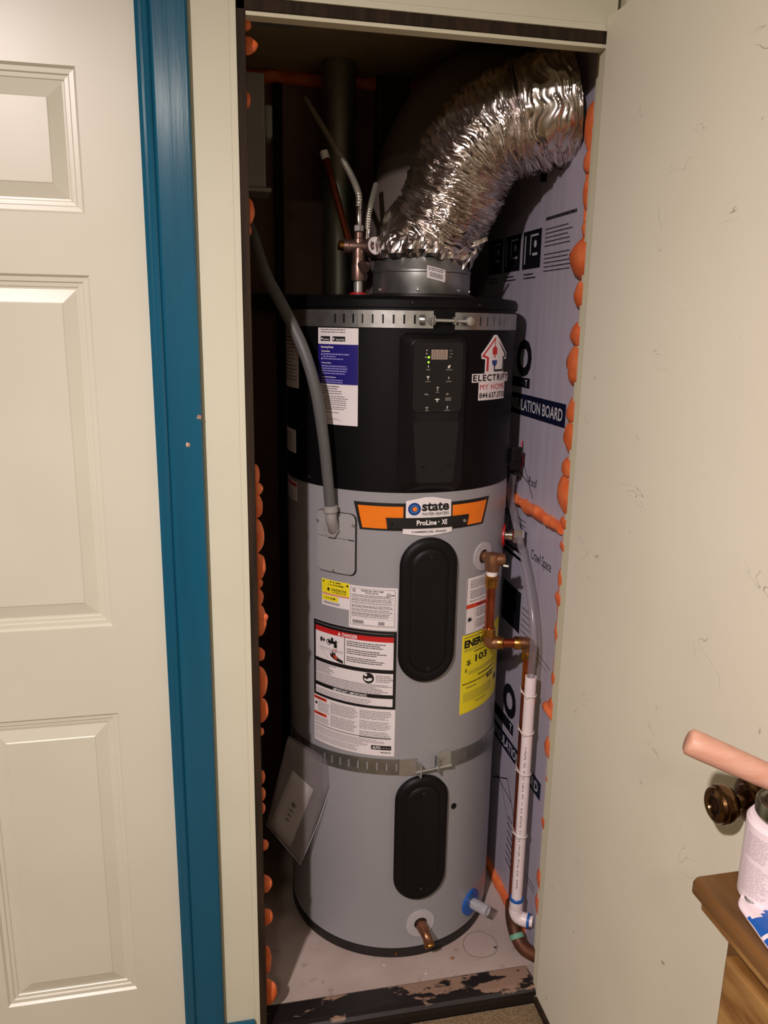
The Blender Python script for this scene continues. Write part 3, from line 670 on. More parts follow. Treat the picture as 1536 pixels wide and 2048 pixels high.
# --- oval element covers
def oval_cover(tc_, hw, z0, z1, R):
    def ring(w, inset, d):
        pts = []; r = hw-inset; zc1 = z1-inset-r; zc0 = z0+inset+r; n = 20
        for k in range(n+1): a = PI*k/n; pts.append((r*math.cos(a), zc1+r*math.sin(a)))
        for k in range(n+1): a = PI+PI*k/n; pts.append((r*math.cos(a), zc0+r*math.sin(a)))
        return [cp(tc_+math.degrees(a/R), z, R+d) for a, z in pts]
    o = loft('access_cover', [ring(0,0,-.001), ring(0,.0,.010), ring(0,.004,.0145), ring(0,.010,.0165), ring(0,.020,.0165), ring(0,.0235,.0150), ring(0,.028,.0185), ring(0,.033,.0192)], 'plastic_black', wh, cap=False)
    inner = ring(0,.033,.0192); n = len(inner); h = n//2
    me = o.data; base = 7*n; bm = bmesh.new(); bm.from_mesh(me); bm.verts.ensure_lookup_table()
    for k in range(h-1): bm.faces.new([bm.verts[base+k], bm.verts[base+k+1], bm.verts[base+n-2-k], bm.verts[base+n-1-k]])
    bmesh.ops.recalc_face_normals(bm, faces=bm.faces); bm.to_mesh(me); bm.free(); autosmooth(o, 40)
    for zz in (z1-.040, z0+.036):
        s_ = screw(tc_, zz, R+.019, 'dark_metal', .0048, o)
    return o
oval_cover(2.9, .0655, .752, 1.092, TR)
oval_cover(2.9, .0645, .172, .508, TR)
lathe('plug', [(.0075,-.001),(.0075,.002),(.006,.003),(.002,.003)], cp(21.9,.401), cp(21.9,0)-C3, 'plastic_black', wh, 18)
# --- junction box cover plate
def plate(th0, th1, z0, z1, r, d, name, mt):
    pts = rrect(0, R_(th1-th0)*TR, z0, z1, r)
    o = loft(name, [[cp(th0+math.degrees(a/TR), z, TR-.0005) for a, z in pts], [cp(th0+math.degrees(a/TR), z, TR+d) for a, z in pts]], mt, wh, cap=False)
    W = R_(th1-th0)*TR; pl = lambda x, y, l: cp(th0+(th1-th0)*x, z1-(z1-z0)*y, TR+l)
    Lb = Label(pl, W, z1-z0, name, None, o, lift=d, printname='plate_face', step=.006)
    Lb.poly([(a/W, (z1-z)/(z1-z0)) for a, z in pts], mt, 0); Lb.lift = d*1.05
    return o, Lb
gk = rrect(0, R_(22.9)*TR, .9955, 1.1395, .015)  # black backing that paints the shadow gap round the cover plate
loft('cover_shadow_gap', [[cp(-54.5+math.degrees(a/TR), z, TR-.0005) for a, z in gk], [cp(-54.5+math.degrees(a/TR), z, TR+.0006) for a, z in gk]], 'ink_black', wh, cap=False)
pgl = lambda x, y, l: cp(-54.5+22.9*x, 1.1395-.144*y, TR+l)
Lg = Label(pgl, R_(22.9)*TR, .144, 'shadow_gap', None, wh, lift=.0006, printname='cover_shadow_gap', step=.006); Lg.poly([(a/(R_(22.9)*TR), (1.1395-z)/.144) for a, z in gk], 'ink_black', 0); Lg.done()
jp, Lb = plate(-54.2,-32.4,.998,1.138,.014,.0022,'junction_cover','plate_grey')
Lb.rect(.02,.415,.985,.421,'ink_black',.3); Lb.rect(.85,.416,.985,.432,'ink_black',.3); Lb.disc(.36,.418,.012,'ink_red',.6)
Lb.done()
for th_, z_ in ((-53.4,1.112),(-33.2,1.114),(-43.6,1.002)): screw(th_, z_, TR+.002, 'steel', .0042, jp)
# wider at the right and bottom, where the shadow gap is painted in
# --- labels -------------------------------------------------------------------
def tank_label(th0, th1, z1, z0, base, name, label, R=TR, outline=None):
    pl, W, H = on_tank(th0, th1, z1, z0, R); return Label(pl, W, H, name, base, wh, label, outline)
L = tank_label(-53.2,-31.6,1.537,1.333,'paper_white','operating_label','white and navy operating-modes label, white text on navy', SR)
L.lines(.08,.005,.72,.055,2,'ink_grey',fill=.35,seed=2,rag=.02)
L.rect(.075,.085,.335,.135,'ink_black'); L.rect(.395,.085,.705,.135,'ink_black')
L.disc(.115,.110,.02,'ink_white',2); L.text('App Store',.15,.108,.31,.128,'ink_white',2,.02); L.poly([(.415,.095),(.455,.11),(.415,.127)],'ink_white',2); L.text('Google Play',.48,.108,.69,.129,'ink_white',2,.02)
L.rect(0,.165,1,.575,'ink_navy')
L.text('Operating Modes',.08,.185,.42,.210,'ink_white',2,.03); L.text('Constant Modes',.10,.229,.33,.246,'ink_white',2,.02)
L.lines(.14,.256,.80,.278,1,'ink_navy_light',fill=.6,rag=0,lv=2); L.lines(.14,.281,.48,.302,1,'ink_navy_light',fill=.5,rag=0,lv=2); L.lines(.14,.305,.66,.326,1,'ink_navy_light',fill=.55,rag=0,lv=2,seed=4)
L.rect(.10,.258,.112,.284,'ink_white',2); L.poly([(.095,.323),(.10,.308),(.125,.305),(.118,.322)],'ink_white',2)
L.text('Temporary Modes',.10,.350,.36,.368,'ink_white',2,.02)
L.lines(.10,.378,.77,.452,3,'ink_navy_light',fill=.5,rag=.06,seed=5,lv=2); L.lines(.14,.455,.70,.476,1,'ink_navy_light',fill=.55,rag=0,lv=2,seed=6)
L.poly([(.095,.43),(.125,.43),(.11,.452)],'ink_white',2); L.rect(.105,.457,.114,.478,'ink_white',2)
L.text('Utility Demand Response',.10,.497,.48,.514,'ink_white',2,.02); L.lines(.10,.523,.66,.568,2,'ink_navy_light',fill=.5,rag=.05,seed=8,lv=2)
L.text('Maintenance and Notifications',.10,.590,.56,.607,'ink_grey',2,.03)
L.lines(.12,.612,.66,.686,3,'ink_light',fill=.45,seed=9,rag=.4); L.lines(.16,.692,.80,.80,5,'ink_light',fill=.45,seed=11,rag=.3); L.lines(.2,.805,.78,.845,2,'ink_light',fill=.45,seed=12,rag=.2); L.lines(.2,.862,.62,.882,1,'ink_light',fill=.45,seed=3); L.lines(.2,.93,.62,.955,2,'ink_light',fill=.3,seed=4)
L.done()
L = tank_label(-97,-69.2,1.54,1.402,'paper_white','side_label','tall plain white label at the far left of the black shroud', SR); L.lines(.1,.1,.95,.9,14,'ink_light',fill=.35,seed=20); L.done()
L = tank_label(-97,-73,1.306,1.252,'paper_white','side_label','small white label low on the left of the black shroud', SR); L.lines(.1,.15,.95,.9,8,'ink_light',fill=.35,seed=21); L.done()
L = tank_label(-97,-73,1.183,1.138,'paper_white','side_label','small white label with a red stripe under the shroud edge'); L.rect(.0,.08,1,.25,'ink_red'); L.lines(.1,.35,.95,.95,6,'ink_light',fill=.35,seed=22); L.done()
L = tank_label(64,72,1.175,1.115,'paper_white','side_label','small white label high on the right of the grey jacket'); L.lines(.1,.1,.95,.9,9,'ink_light',fill=.35,seed=24); L.done()
# electrify sticker
def EX(th): return (th-22.0)/(51.6-22.0)
def EZ(z): return (1.5285-z)/(1.5285-1.387)
ol = [(EX(35.9),EZ(1.5275)),(EX(38.1),EZ(1.5275)),(EX(48.6),EZ(1.487)),(EX(48.2),EZ(1.476)),(EX(46.0),EZ(1.474)),(EX(45.6),EZ(1.4455)),(EX(51.6),EZ(1.4455)),(EX(51.6),EZ(1.426)),(EX(47.8),EZ(1.4255)),(EX(47.8),EZ(1.388)),(EX(26.4),EZ(1.388)),(EX(26.4),EZ(1.427)),(EX(22.1),EZ(1.427)),(EX(22.1),EZ(1.4455)),(EX(30.0),EZ(1.4455)),(EX(30.0),EZ(1.476)),(EX(27.6),EZ(1.477)),(EX(27.2),EZ(1.487))]
L = tank_label(22.0,51.6,1.5285,1.387,'paper_white','electrify_sticker','white house-shaped sticker with red and navy plug emblem', SR, outline=ol)
def q_(pts, m): L.poly([(EX(a), EZ(z)) for a, z in pts], m)
q_([(37.0,1.5235),(37.3,1.5195),(29.2,1.4850),(32.4,1.4800),(32.4,1.4500),(31.0,1.4500),(31.0,1.4780),(27.9,1.4815),(27.9,1.4845)],'ink_red')
q_([(36.6,1.522),(37.2,1.522),(37.2,1.503),(36.6,1.503)],'ink_red')
q_([(35.0,1.498),(36.0,1.503),(37.9,1.503),(38.8,1.498),(38.8,1.487),(37.6,1.485),(37.6,1.479),(37.1,1.479),(37.1,1.485),(36.6,1.485),(36.6,1.479),(36.1,1.479),(36.1,1.485),(35.0,1.487)],'ink_red')
q_([(39.6,1.5125),(40.6,1.511),(47.9,1.4855),(47.6,1.479),(45.2,1.478),(45.2,1.450),(38.0,1.450),(38.0,1.4595),(37.2,1.4595),(37.2,1.447),(46.2,1.447),(46.2,1.476),(46.6,1.483)],'ink_black') if False else None
q_([(39.8,1.5135),(40.7,1.5120),(47.9,1.4855),(47.6,1.4795),(46.0,1.4795),(46.0,1.4815),(46.2,1.4840)],'ink_black')
q_([(44.4,1.4815),(46.0,1.4815),(45.4,1.4500),(44.2,1.4500)],'ink_black'); q_([(37.2,1.4535),(45.0,1.4535),(45.2,1.4490),(37.2,1.4490)],'ink_black'); q_([(36.6,1.4610),(37.5,1.4610),(37.5,1.4490),(36.6,1.4490)],'ink_black')
q_([(34.9,1.4735),(39.1,1.4735),(39.0,1.4665),(38.0,1.4610),(36.2,1.4610),(35.0,1.4665)],'badge_blue')
L.text('ELECTRIFY',EX(22.6),EZ(1.4435),EX(51.0),EZ(1.4295),'ink_black',2,.03,1.22)
L.text('MY HOME',EX(27.1),EZ(1.4225),EX(47.0),EZ(1.4105),'ink_red',2,.0,1.12)
L.text('844.637.3733',EX(26.9),EZ(1.4045),EX(47.3),EZ(1.3925),'ink_black',2,.012)
L.done()
# brand badge
def BX_(th): return (th+33.3)/(38.2+33.3)
def BZ_(z): return (1.169-z)/(1.169-1.107)
L = tank_label(-33.3,38.2,1.169,1.107,'ink_black','badge_banner','black-edged orange banner', outline=[(0,0),(1,0),(BX_(34.0),1),(BX_(-30.2),1)])
def qb(pts, m, lv=1): L.poly([(BX_(a), BZ_(z)) for a, z in pts], m, lv)
L.pn = 'orange_panel'; qb([(-31.3,1.1615),(-9.8,1.1615),(-9.8,1.1350),(-17.6,1.1350),(-17.2,1.1115),(-28.9,1.1115)],'badge_orange'); L.flush()
qb([(14.2,1.1615),(36.2,1.1615),(32.8,1.1115),(22.4,1.1115),(22.9,1.1350),(14.2,1.1350)],'badge_orange')
L.done()
def GX(th): return (th+9.9)/(14.0+9.9)
def GZ(z): return (1.1835-z)/(1.1835-1.0985)
pl, W, H = on_tank(-9.9,14.0,1.1835,1.0965,TR+.0022)
L = Label(pl, W, H, 'badge_plate', 'paper_white', wh, 'white shield plate lettered state water heaters', outline=[(.05,.10),(.42,.005),(.58,.005),(.96,.10),(.97,.66),(1,.66),(1,.94),(.58,1),(.38,1),(0,.94),(0,.66),(.05,.66)])
L.disc(.215,.305,.125,'badge_blue',1); L.disc(.215,.305,.078,'badge_cyan',2); L.disc(.215,.305,.066,'badge_blue',2.5); L.disc(.222,.305,.045,'badge_orange',3); L.flush('emblem'); L.pn = 'lettering'
L.text('state',.36,.135,.915,.365,'ink_black',2,.035); L.text('WATER HEATERS',.36,.40,.915,.475,'ink_black',2,.008); L.flush()
L.text('COMMERCIAL GRADE',.17,.872,.865,.922,'ink_black',2,.03,1.15)
L.done()
pl, W, H = on_tank(-17.8,23.2,1.1375,1.1135,TR+.0040)
L = Label(pl, W, H, 'name_strip', 'ink_black', wh, 'black strip lettered ProLine XE', outline=[(0,0),(1,0),(.975,1),(.02,1)])
L.text('ProLine',.345,.22,.575,.70,'ink_white',2,.03); L.disc(.60,.42,.008,'ink_white',2); L.text('XE',.635,.22,.705,.70,'ink_white',2,.03)
L.done()
for th_ in (-15.2, 20.6): screw(th_, 1.1235, TR+.0048, 'steel' if th_ > 0 else 'dark_metal', .0042)
# contractor sticker
L = tank_label(-51.4,-35.2,.977,.914,'paper_white','contractor_sticker','small yellow and white contractor sticker')
L.rect(0,0,1,.52,'label_yellow'); L.rect(.02,.555,1,.575,'ink_redorange'); L.rect(.02,.60,.62,.80,'label_yellow'); L.rect(0,.525,1,.545,'ink_redorange')
L.disc(.08,.09,.035,'ink_black'); L.disc(.93,.11,.035,'ink_black'); L.disc(.27,.36,.055,'ink_black'); L.text('CONTRACTOR',.38,.30,.90,.395,'ink_black',2,.03); L.lines(.38,.42,.92,.47,1,'ink_black',fill=.7,rag=0)
L.lines(.32,.03,.72,.11,1,'ink_black',fill=.6,rag=0); L.lines(.26,.13,.82,.21,1,'ink_black',fill=.6,rag=0); L.lines(.16,.66,.52,.74,1,'ink_black',fill=.7,rag=0)
for k in range(26): L.rect(.08+.023*k,.835,.08+.023*k+.012,.93,'ink_grey')
L.done()
# rating plate
L = tank_label(-35.4,-11.5,.975,.874,'paper_white','rating_plate','white rating plate headed residential heat pump water heater')
L.frame(.03,.05,.95,.93,'ink_black',.006); L.text('RESIDENTIAL HEAT PUMP',.26,.075,.72,.115,'ink_black',2,.02); L.text('WATER HEATER',.34,.13,.62,.165,'ink_black',2,.02)
L.disc(.11,.11,.034,'ink_black'); L.disc(.112,.11,.02,'paper_white',2); L.disc(.82,.17,.044,'ink_black'); L.disc(.82,.17,.035,'paper_white',2); L.text('UL',.795,.145,.845,.195,'ink_black',3,.02); L.lines(.87,.15,.94,.19,1,'ink_grey',fill=.6,rag=0)
for k, y in enumerate((.27,.36,.42,.51,.60,.68,.75)): L.rect(.05,y,.93,y+.004,'ink_grey')
for k, y in enumerate((.195,.23,.285,.32,.375,.44,.47,.53,.565,.62,.65,.695)): L.lines(.06,y,.92,y+.026,1,'ink_grey' if k % 3 else 'ink_black',fill=.55,rag=.12,seed=50+k)
for x0_, n_ in ((.08,28),(.62,22)):
    for k in range(n_):
        if x0_+.0085*k < .74: L.rect(x0_+.0085*k,.80,x0_+.0085*k+.0042+.002*(k % 2),.88,'ink_grey')
L.lines(.08,.885,.92,.915,1,'ink_light',fill=.4,rag=.05)
L.done()
# danger label
L = tank_label(-57.2,-11.6,.872,.560,'paper_white','danger_label','large danger label with red bar, scald drawing and fine print')
L.frame(0,0,1,.615,'ink_black',.03); L.rect(.03,.045,.97,.085,'ink_red',1.5)
L.poly([(.345,.078),(.362,.05),(.379,.078)],'ink_white',2.5); L.text('DANGER',.40,.052,.58,.079,'ink_white',2.5,.02)
L.rect(0,.022,1,.045,'ink_black'); L.rect(0,.30,1,.325,'ink_black'); L.rect(.425,.085,.433,.30,'ink_black'); L.rect(0,.505,1,.53,'ink_black'); L.text('IMPORTANT / IMPORTANTE',.29,.507,.69,.528,'ink_white',2.5,.01)
L.lines(.455,.10,.93,.285,12,'ink_grey',fill=.5,seed=60,rag=.35,par=4)
L.disc(.12,.145,.018,'ink_black',1,.02); L.poly([(.155,.12),(.162,.138),(.185,.145),(.162,.152),(.155,.17),(.148,.152),(.14,.145),(.148,.138)],'ink_black'); L.disc(.225,.150,.034,'ink_black'); L.disc(.225,.150,.024,'paper_white',2); L.rect(.215,.135,.32,.158,'ink_black',2.5); L.rect(.295,.15,.335,.185,'ink_black',2.5)
L.disc(.27,.125,.018,'ink_black',1,.016); L.poly([(.32,.115),(.327,.132),(.35,.138),(.327,.145),(.32,.16),(.312,.145),(.295,.138),(.312,.132)],'ink_black')
L.rect(.085,.205,.41,.208,'ink_grey'); L.rect(.085,.218,.41,.220,'ink_grey'); L.poly([(.12,.22),(.124,.22),(.22,.285),(.216,.285)],'ink_grey')
for k in range(5): L.rect(.285+.012*k,.192,.289+.012*k,.215,'ink_red')
L.poly([(.235,.235),(.265,.245),(.25,.218),(.275,.235),(.275,.205),(.295,.235),(.31,.215),(.318,.245),(.36,.262),(.41,.275),(.41,.297),(.35,.288),(.29,.275),(.25,.258)],'ink_black',2); L.poly([(.285,.24),(.31,.245),(.345,.265),(.33,.275),(.295,.262)],'ink_redorange',3)
L.frame(0,.325,1,.505,'ink_black',.008)
L.lines(.03,.335,.36,.415,7,'ink_grey',fill=.42,seed=61,rag=.4); L.disc(.705,.375,.062,'ink_black',1); L.disc(.675,.352,.016,'ink_white',2); L.poly([(.655,.375),(.69,.385),(.715,.372),(.75,.375),(.735,.395),(.70,.40),(.665,.395)],'ink_white',2)
L.lines(.785,.345,.975,.405,4,'ink_light',fill=.45,seed=62,rag=.2); L.lines(.03,.42,.97,.498,7,'ink_grey',fill=.40,seed=63,rag=.2)
L.lines(.04,.545,.95,.60,4,'ink_light',fill=.4,seed=64,rag=.3)
L.rect(.0,.625,.195,.65,'ink_redorange'); L.rect(.0,.755,.195,.78,'ink_redorange'); L.lines(.03,.63,.17,.645,1,'ink_black',fill=.5,rag=.1,lv=2); L.lines(.05,.76,.15,.775,1,'ink_black',fill=.5,rag=.1,lv=2); L.disc(.035,.685,.018,'ink_black')
L.lines(.065,.66,.235,.745,8,'ink_light',fill=.42,seed=65,rag=.15); L.lines(.01,.79,.23,.84,5,'ink_light',fill=.42,seed=66,rag=.15)
L.lines(.25,.635,.585,.845,18,'ink_grey',fill=.34,seed=67,rag=.15,par=9); L.lines(.61,.635,.965,.865,19,'ink_grey',fill=.34,seed=68,rag=.2,par=7)
L.rect(.01,.852,.965,.857,'ink_black'); L.lines(.01,.87,.92,.93,6,'ink_light',fill=.4,seed=69,rag=.35); L.lines(.01,.935,.62,.985,4,'ink_light',fill=.4,seed=70,rag=.3)
L.rect(.745,.915,.965,.95,'ink_black'); L.text('AUTO',.76,.921,.85,.943,'ink_white',2.5,.03); L.lines(.86,.926,.955,.942,1,'ink_light',fill=.5,rag=0,lv=2.5); L.lines(.85,.965,.96,.978,1,'ink_grey',fill=.6,rag=0)
L.done()
# right hand warning label + energy guide
L = tank_label(24.6,50,.985,.844,'paper_white','warning_label','white warning label with orange bar behind the copper pipe')
L.frame(0,0,1,1,'ink_black',.012); L.lines(.10,.06,.92,.44,13,'ink_grey',fill=.38,seed=80,rag=.2,par=6); L.rect(.012,.475,.99,.545,'ink_redorange'); L.lines(.3,.49,.7,.53,1,'ink_black',fill=.5,rag=0,lv=2)
L.rect(.245,.56,.25,.98,'ink_grey'); L.lines(.29,.57,.92,.92,11,'ink_grey',fill=.38,seed=81,rag=.25,par=6)
L.poly([(.05,.70),(.085,.725),(.10,.69),(.125,.72),(.16,.70),(.15,.74),(.19,.755),(.15,.765),(.12,.775),(.10,.77),(.06,.79),(.07,.755)],'ink_black'); L.done()
L = tank_label(23.2,62,.8435,.643,'label_yellow','energy_label','bright yellow energy label lettered ENERGY and $ 103')
L.lines(.03,.02,.6,.05,1,'ink_grey',fill=.4,seed=82); L.text('ENERG',.035,.065,.455,.165,'ink_black',2,.05); L.poly([(.490,.06),(.525,.06),(.525,.16),(.56,.16),(.508,.205),(.455,.16),(.490,.16)],'ink_black',3); L.text('Y',.47,.065,.56,.14,'ink_black',2,.05)
L.lines(.03,.175,.5,.215,2,'ink_grey',fill=.35,seed=83); L.lines(.22,.225,.75,.25,1,'ink_black',fill=.55,seed=84,rag=0)
L.text('$',.085,.325,.165,.395,'ink_black',2,.01); L.text('103',.25,.285,.52,.375,'ink_black',2,.03); L.rect(.07,.43,.09,.475,'ink_black')
L.lines(.12,.465,.85,.515,4,'ink_grey',fill=.3,seed=85); L.lines(.33,.545,.78,.575,1,'ink_black',fill=.6,seed=86,rag=0); L.lines(.03,.61,.8,.635,1,'ink_black',fill=.55,seed=87,rag=0); L.rect(.55,.615,.73,.675,'ink_black',2); L.rect(.58,.635,.70,.65,'label_yellow',3)
L.lines(.1,.665,.3,.69,1,'ink_grey',fill=.5,rag=0); L.lines(.05,.735,.75,.86,7,'ink_grey',fill=.25,seed=88); L.rect(.82,.725,.93,.805,'ink_black'); L.lines(.3,.89,.55,.91,1,'ink_grey',fill=.5,rag=0)
L.done()
# --- ports on the jacket
def out(th): return Vector((math.sin(R_(th)), -math.cos(R_(th)), 0))
def ring_plate(name, th, z, ro, ri, mt, d=.003, par=wh):
    vs = []; n = 40
    o = []
    for r, dd in ((ro,-.001),(ro,d),(ri,d),(ri,-.001)):
        for k in range(n): a = 2*PI*k/n; vs.append(cp(th+math.degrees(r*math.cos(a)/TR), z+r*math.sin(a), TR+dd))
    fs = []
    for i in range(3):
        for k in range(n): fs.append((i*n+k, i*n+(k+1)%n, (i+1)*n+(k+1)%n, (i+1)*n+k))
    ob = mesh(name, vs, fs, mt, par); bm = bmesh.new(); bm.from_mesh(ob.data); bmesh.ops.recalc_face_normals(bm, faces=bm.faces); bm.to_mesh(ob.data); bm.free(); return autosmooth(ob, 40)
def port_hole(th, z, r):
    vs, fs = lathe_data([(r,.0002),(r*.5,.0007),(.0004,.0007)], cp(th,z,TR), out(th), 28); mesh('port_recess', vs, fs, 'black_gap', wh)
ring_plate('valve_escutcheon', 35.5, 1.027, .034, .0165, 'escutcheon_grey'); port_hole(35.5,1.027,.018)
ring_plate('drain_escutcheon', 4.4, .094, .037, .0165, 'escutcheon_grey'); port_hole(4.4,.094,.018)
ring_plate('hot_ring', 66, 1.045, .028, .013, 'red_plastic', .004); port_hole(66,1.045,.014)
ring_plate('cold_ring', 39.0, .084, .034, .014, 'blue_plastic', .006); port_hole(39.0,.084,.016)
lathe('capped_nipple', [(.0115,0),(.0115,.012),(.0138,.013),(.0138,.022)], cp(66,1.045), out(66), 'chrome', wh, 24)
hexnut('nipple_cap', cp(66,1.045)+out(66)*.0225, out(66), .0185, .028, 'chrome', wh)
lathe('cold_nipple', [(.0125,0),(.0125,.012),(.0115,.0125),(.0115,.030)], cp(39,.084), out(39), 'steel', wh, 28)
lathe('nipple_sleeve', [(.0142,.008),(.0142,.054),(.0130,.054),(.0130,.010)], cp(39,.084), out(39), 'clear_cap', wh, 28, caps=False)
# condensate outlet bracket
tb = 74
bm = bmesh.new()
cbx = cp(tb, 1.232, SR+.012)
for lo_, hi_ in (((-.018,-.022,-.028),(.012,.022,.02)), ((-.012,-.026,-.006),(.014,-.018,.03)), ((-.01,.0,-.034),(.012,.016,-.02))):
    add_box(bm, [cbx[i]+lo_[i] for i in range(3)], [cbx[i]+hi_[i] for i in range(3)], .003)
bm_obj('condensate_outlet', bm, 'plastic_black', wh)
# --- drain valve (brass)
dv = out(4.4); b0 = cp(4.4,.094)
drain = lathe('drain_valve', [(.011,-.004),(.011,.016),(.0135,.017),(.0135,.026),(.0115,.027),(.0115,.040)], b0, dv, 'bronze_fitting', wh, 28)
e0 = b0+dv*.036; e1 = e0+Vector((.006,-.013,-.017))
tube('drain_spout', [e0-dv*.006, e0, e0.lerp(e1,.5)+Vector((0,-.003,.003)), e1], [.0105,.0112,.0115,.0118], 'bronze_fitting', drain, 20, sm=5)
lathe('spout_thread', [(.0118,0),(.0128,.001),(.0118,.003),(.0128,.005),(.0118,.007),(.0128,.009),(.0128,.013),(.0118,.0145),(.0088,.0145),(.0085,.004)], e1-(e1-e0).normalized()*.004, (e1-e0), 'brass', drain, 24)
vs, fs = lathe_data([(.0086,.0060),(.0004,.0061)], e1-(e1-e0).normalized()*.004, (e1-e0), 20); mesh('spout_bore', vs, fs, 'black_gap', drain)
hexnut('drain_nut', b0+dv*.010+Vector((0,0,0)), dv, .0155, .008, 'bronze_fitting', drain)

# ================================================================== STRAPS
def band(name, R, z0, z1, segs, mt, parent, zf=lambda t: 0):
    """segs: list of (theta0, theta1, slotted)"""
    vs = []; fs = []
    def P(t, f): return cp(t, z0+(z1-z0)*f+zf(t), R)
    for t0, t1, sl in segs:
        if sl:
            o = len(vs); vs += [P(t0,0),P(t1,0),P(t0,.24),P(t1,.24),P(t0,.76),P(t1,.76),P(t0,1),P(t1,1)]
            fs += [(o,o+1,o+3,o+2),(o+4,o+5,o+7,o+6)]
        else:
            n = max(1, int((t1-t0)/2.5))
            for k in range(n):
                a, b_ = t0+(t1-t0)*k/n, t0+(t1-t0)*(k+1)/n; o = len(vs)
                vs += [P(a,0),P(b_,0),P(a,.24),P(b_,.24),P(a,.76),P(b_,.76),P(a,1),P(b_,1)]
                fs += [(o,o+1,o+3,o+2),(o+2,o+3,o+5,o+4),(o+4,o+5,o+7,o+6)]
    ob = mesh(name, vs, fs, mt, parent)
    bm = bmesh.new(); bm.from_mesh(ob.data); bmesh.ops.remove_doubles(bm, verts=bm.verts, dist=1e-5); bm.to_mesh(ob.data); bm.free()
    sd = ob.modifiers.new('gauge', 'SOLIDIFY'); sd.thickness = .0014; sd.offset = 1; return ob
def slots(t0, t1, first, pitch, w=1.0, last=None):
    out_ = []; t = t0; s = first
    while s+w < (last or t1):
        out_ += [(t, s, False), (s, s+w, True)]; t = s+w; s += pitch
    out_.append((t, t1, False)); return out_
us = thing('strap', (TC.x, TC.y-TR, 1.54), 'slotted steel strap tightened around the top of the black shroud', 'strap', 'steel earthquake straps around the water heater')
band('strap_band', SR+.0008, 1.5395, 1.5745, slots(-112,1.0,-43.5,4.55,.85,-4), 'galvanised', us)
band('strap_band', SR+.0008, 1.5375, 1.5725, slots(11.6,108,20.5,4.6,.7,84), 'galvanised', us)
band('strap_overlap', SR+.0026, 1.5395, 1.5745, [(-31.5,1.3,False)] and slots(-31.5,1.3,-30,4.55,.85,-4), 'steel', us)
zb = 1.556
def bolt(par, a, c, r=.0042):
    a = Vector(a); c = Vector(c); d = (c-a).normalized()
    lathe('tension_bolt', [(r*.9,0),(r*.9,(c-a).length)], a, d, 'steel', par, 16)
    return a, d
pa = cp(-.8,zb,SR+.0135); pb = cp(17.4,zb-.001,SR+.0135); a_, d_ = bolt(us, pa, pb)
lathe('bolt_boss', [(.0105,-.010),(.0112,-.006),(.0108,.001),(.007,.0015)], cp(-2.6,zb,SR+.0035), out(-2.6)*.45+d_, 'galvanised', us, 20)
hexnut('bolt_nut', pa+d_*.0005, d_, .0085, .0065, 'steel', us); lathe('washer', [(.0105,0),(.0105,.0018)], pa+d_*.0075, d_, 'steel', us, 20)
hexnut('bolt_nut', pa+d_*.052, d_, .0085, .0065, 'steel', us); lathe('bolt_head', [(.003,-.004),(.0098,-.002),(.0104,.0015),(.009,.004),(.005,.005)], cp(17.8,zb-.001,SR+.0125), out(17.8), 'steel', us, 20)
boxes('strap_lug', [((-.001,-.001,-.001),(.001,.001,.001))], 'galvanised', us).data.transform(Matrix.Translation(cp(13.2,zb,SR+.004)) @ Matrix.Rotation(R_(13.2),4,'Z') @ Matrix.Diagonal((3,5,9,1)))
ls_ = thing('strap', (TC.x, TC.y-TR, .50), 'slotted steel strap tightened between the two oval black covers', 'strap', 'steel earthquake straps around the water heater')
zf = lambda t: -.010*(max(0, abs(t)-22)/35)**1.2 if abs(t) < 80 else -.010*(58/35)**1.2
band('strap_band', TR+.0008, .512, .553, slots(-112,0,-50,4.9,.8,-5), 'galvanised', ls_, zf)
band('strap_band', TR+.0008, .512, .553, slots(9.5,112,14.0,4.8,.8,80), 'galvanised', ls_, zf)
# bent ears and bolt standing off the cover
def ear(th, sgn, zc):
    p = cp(th, 0, TR+.001); n = out(th); t = Vector((n.y*-1, n.x, 0))
    pr_ = [(0,0),(.002,.022),(.011,.026),(.013,.026)] if False else None
    pts = [(-.016*sgn,.0008),(0,.001),(.005*sgn,.012),(.008*sgn,.026)]
    vs = []; fs = []
    for k, (a, d) in enumerate(pts):
        zt_, zb_ = (.019, -.019) if k < 2 else (.017, -.016)
        vs += [p+t*a+n*d+Vector((0,0,zc+zt_)), p+t*a+n*d+Vector((0,0,zc+zb_))]
    for k in range(len(pts)-1): fs.append((2*k,2*k+1,2*k+3,2*k+2))
    ob = mesh('strap_ear', vs, fs, 'steel', ls_); sd = ob.modifiers.new('gauge','SOLIDIFY'); sd.thickness = .003; sd.offset = 0
for ta, tb_, dz in ((-9.0,-.9,-.001),(10.4,18.2,.006)):
    pts_ = rrect(0, R_(tb_-ta)*TR, .513+dz, .555+dz, .004)
    loft('ear_plate', [[cp(ta+math.degrees(a/TR), z, TR+.002) for a, z in pts_], [cp(ta+math.degrees(a/TR), z, TR+.0045) for a, z in pts_]], 'steel', ls_)
ear(-.8, 1, .532); ear(10.6, -1, .538)
zq = .527; pa = cp(-1.6,zq,TR+.019); pb = cp(16.5,zq+.004,TR+.020); a_, d_ = bolt(ls_, pa, pb, .0035)
hexnut('bolt_nut', pa+d_*.0085, d_, .008, .006, 'steel', ls_); hexnut('bolt_nut', pa+d_*.052, d_, .008, .006, 'steel', ls_)

